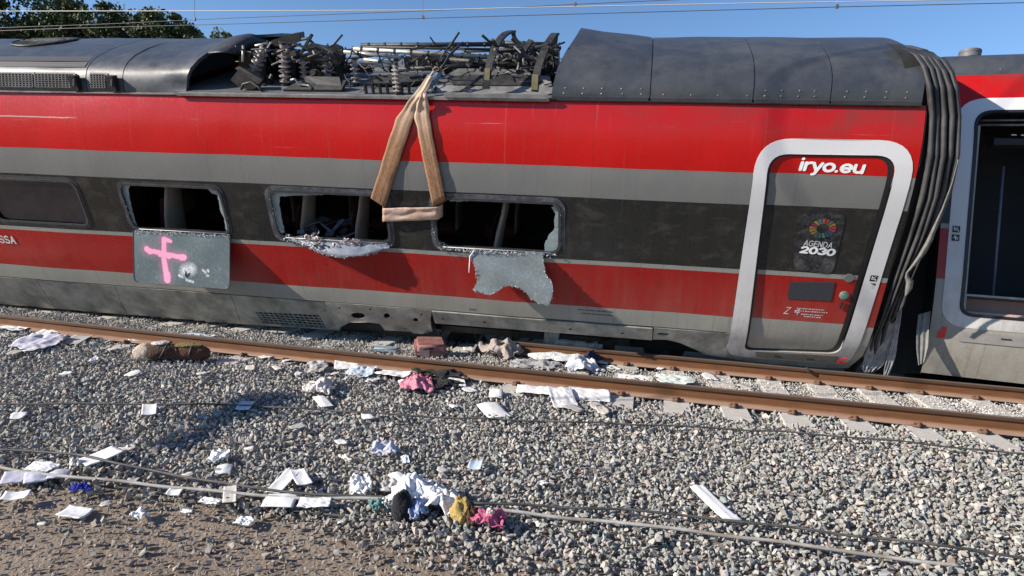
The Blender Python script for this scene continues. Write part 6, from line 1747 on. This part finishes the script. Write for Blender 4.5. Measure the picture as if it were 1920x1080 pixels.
# ------------------------------------------------------------------ trees on the slope at the left
def leaf_mat(name, a, b):
    k = NT(name); g_ = k.n('ShaderNodeNewGeometry'); v = g_.outputs['Random Per Island']
    col = k.ramp(v, [(.0, a), (.6, b), (1.0, tuple(x * 1.5 for x in b))]); k.fin(col, .6, 0, .25)
    return k.m
LEAF = leaf_mat('dark_evergreen_leaves', (.022, .034, .012), (.055, .072, .026)); LEAF2 = leaf_mat('pale_olive_leaves', (.07, .085, .045), (.15, .17, .09))
BARK = simple('dark_bark', (.06, .045, .035), .9, 0, .3, 8, .02)
TOP = {1: -50, 2: -60, 3: -25, 4: 2, 5: 2, 6: 34, 7: 40, 8: -70}
def tree(px, py, Y, height, width, label, mat=LEAF, n=5200, seed=0, base_z=None):
    r = random.Random(seed); P = hit_y(px, py, Y); z0 = terr(P[0], Y); height = float(hit_y(px, TOP[seed], Y)[2] - z0) if seed in TOP else height; root = empty('tree', label, 'tree', loc=(P[0], Y, z0), group='trees on the slope behind the train')
    m = MB(); th = height * .34
    m.tube([(0, 0, -.3), (.05, 0, th * .5), (-.05, .05, th)], [.24, .17, .13], 8)
    cl = []
    for i in range(30):
        a = r.uniform(0, 6.28); q = r.uniform(.15, 1.12) ** .6; c = Vector((math.cos(a) * width / 2 * q, math.sin(a) * width / 2 * q * .8, height * (.10 + .78 * r.random() ** .8 * (1.15 - q * .55))))
        cl.append((c, width * r.uniform(.06, .19))); m.tube([(0, 0, th * r.uniform(.5, 1)), tuple(c * .5 + Vector((0, 0, th * .35))), tuple(c)], [.08, .05, .02], 5)
    m.build('trunk', BARK, root)
    k = len(cl); ci = np.array([[*c] for c, _ in cl]); cr = np.array([w for _, w in cl])
    rg = np.random.default_rng(seed + 50); idx = rg.integers(0, k, n); d = rg.normal(size=(n, 3)); d /= np.linalg.norm(d, axis=1)[:, None]
    rad = cr[idx] * rg.uniform(.10, 1.5, n) ** .6; C = ci[idx] + d * rad[:, None] * np.array([1, 1, .75])
    a = rg.normal(size=(n, 3)); a /= np.linalg.norm(a, axis=1)[:, None]; b = np.cross(a, rg.normal(size=(n, 3))); b /= np.linalg.norm(b, axis=1)[:, None]
    s = rg.uniform(.07, .15, n)[:, None]; V = np.stack([C - a * s, C + b * s * .6, C + a * s, C - b * s * .6], 1).reshape(-1, 3)
    F = np.arange(n * 4).reshape(n, 4)
    me = bpy.data.meshes.new('crown'); me.from_pydata(V.tolist(), [], F.tolist()); me.materials.append(mat); o = bpy.data.objects.new('crown', me); COL.objects.link(o); o.parent = root
    return root
tree(20, 60, 25, 7.0, 6.5, 'large dark evergreen tree at the top left corner', seed=1, n=9000)
tree(100, 62, 29, 7.5, 5.5, 'dark evergreen tree second from the left corner', seed=2, n=8000)
tree(170, 62, 26, 5.8, 4.6, 'bushy dark tree third from the left corner', seed=3, n=7000)
tree(245, 64, 27, 5.2, 5.4, 'broad dark tree above the curved roof seams', seed=4, n=8000)
tree(312, 66, 26, 4.1, 3.3, 'rounded dark tree at the right end of the group', seed=5, n=7000)
tree(385, 68, 28, 2.6, 3.4, 'low pale olive shrubby tree right of the dark group', LEAF2, seed=6, n=3000)
tree(415, 69, 29, 2.4, 2.4, 'smallest pale shrubby tree, rightmost against the sky', LEAF2, seed=7, n=2600)
tree(-60, 60, 24, 7.0, 6.5, 'dark evergreen tree cut by the left edge of the photo', seed=8, n=6000)

# unseen bar added left of the view to cast the dark streak on the ballast
lb = empty('added_shadow_bar', 'unseen bar on a rope, added to cast a shadow on the ballast', 'shadow caster', loc=(0, 0, 0))
def up_sun(px, py, t):
    P = on_ground(px, py); return P - ldir * t
A_ = up_sun(322, 842, 7.2); B_ = up_sun(430, 790, 7.2); C_ = up_sun(520, 745, 7.2)
MB().beam(A_, B_, .11, .11).beam(B_, C_, .26, .24).build('beam', M['steel'], lb)
MB().tube([B_, B_ + Vector((0, 0, 9))], .02, 6).build('rope', M['dark'], lb)

# a few dozen torn scraps, all alike
r_ = random.Random(77)
spots = [(505, 668), (520, 690), (560, 700), (630, 700), (700, 712), (470, 655), (380, 700), (250, 700), (340, 800), (560, 800), (690, 780), (850, 760), (980, 805), (1130, 770), (1180, 700), (1240, 690), (1330, 705), (1420, 742), (880, 655), (905, 700), (1010, 700), (1150, 690), (30, 660), (210, 655), (640, 980), (600, 890), (830, 880), (1020, 905), (60, 655), (125, 700), (540, 676), (470, 690), (620, 668), (715, 690), (760, 716), (880, 730), (1075, 765), (1120, 760), (1400, 725), (35, 780), (240, 840), (470, 840), (640, 830), (350, 890), (250, 900), (600, 830), (200, 945), (350, 960), (80, 980)]
for i, (px, py) in enumerate(spots):
    w = r_.uniform(10, 26); flatitem('paper_scrap', px, py, w, w * r_.uniform(.3, .6), r_.uniform(-.7, .7), r_.choice([PW_, PC, PP, PG]), 'tiny torn paper scrap lying among the ballast stones', 'paper', 'tiny paper scraps among the stones', curl=.006, crumple=.004, irregular=.15, n=6, lift=.055, seed=900 + i)
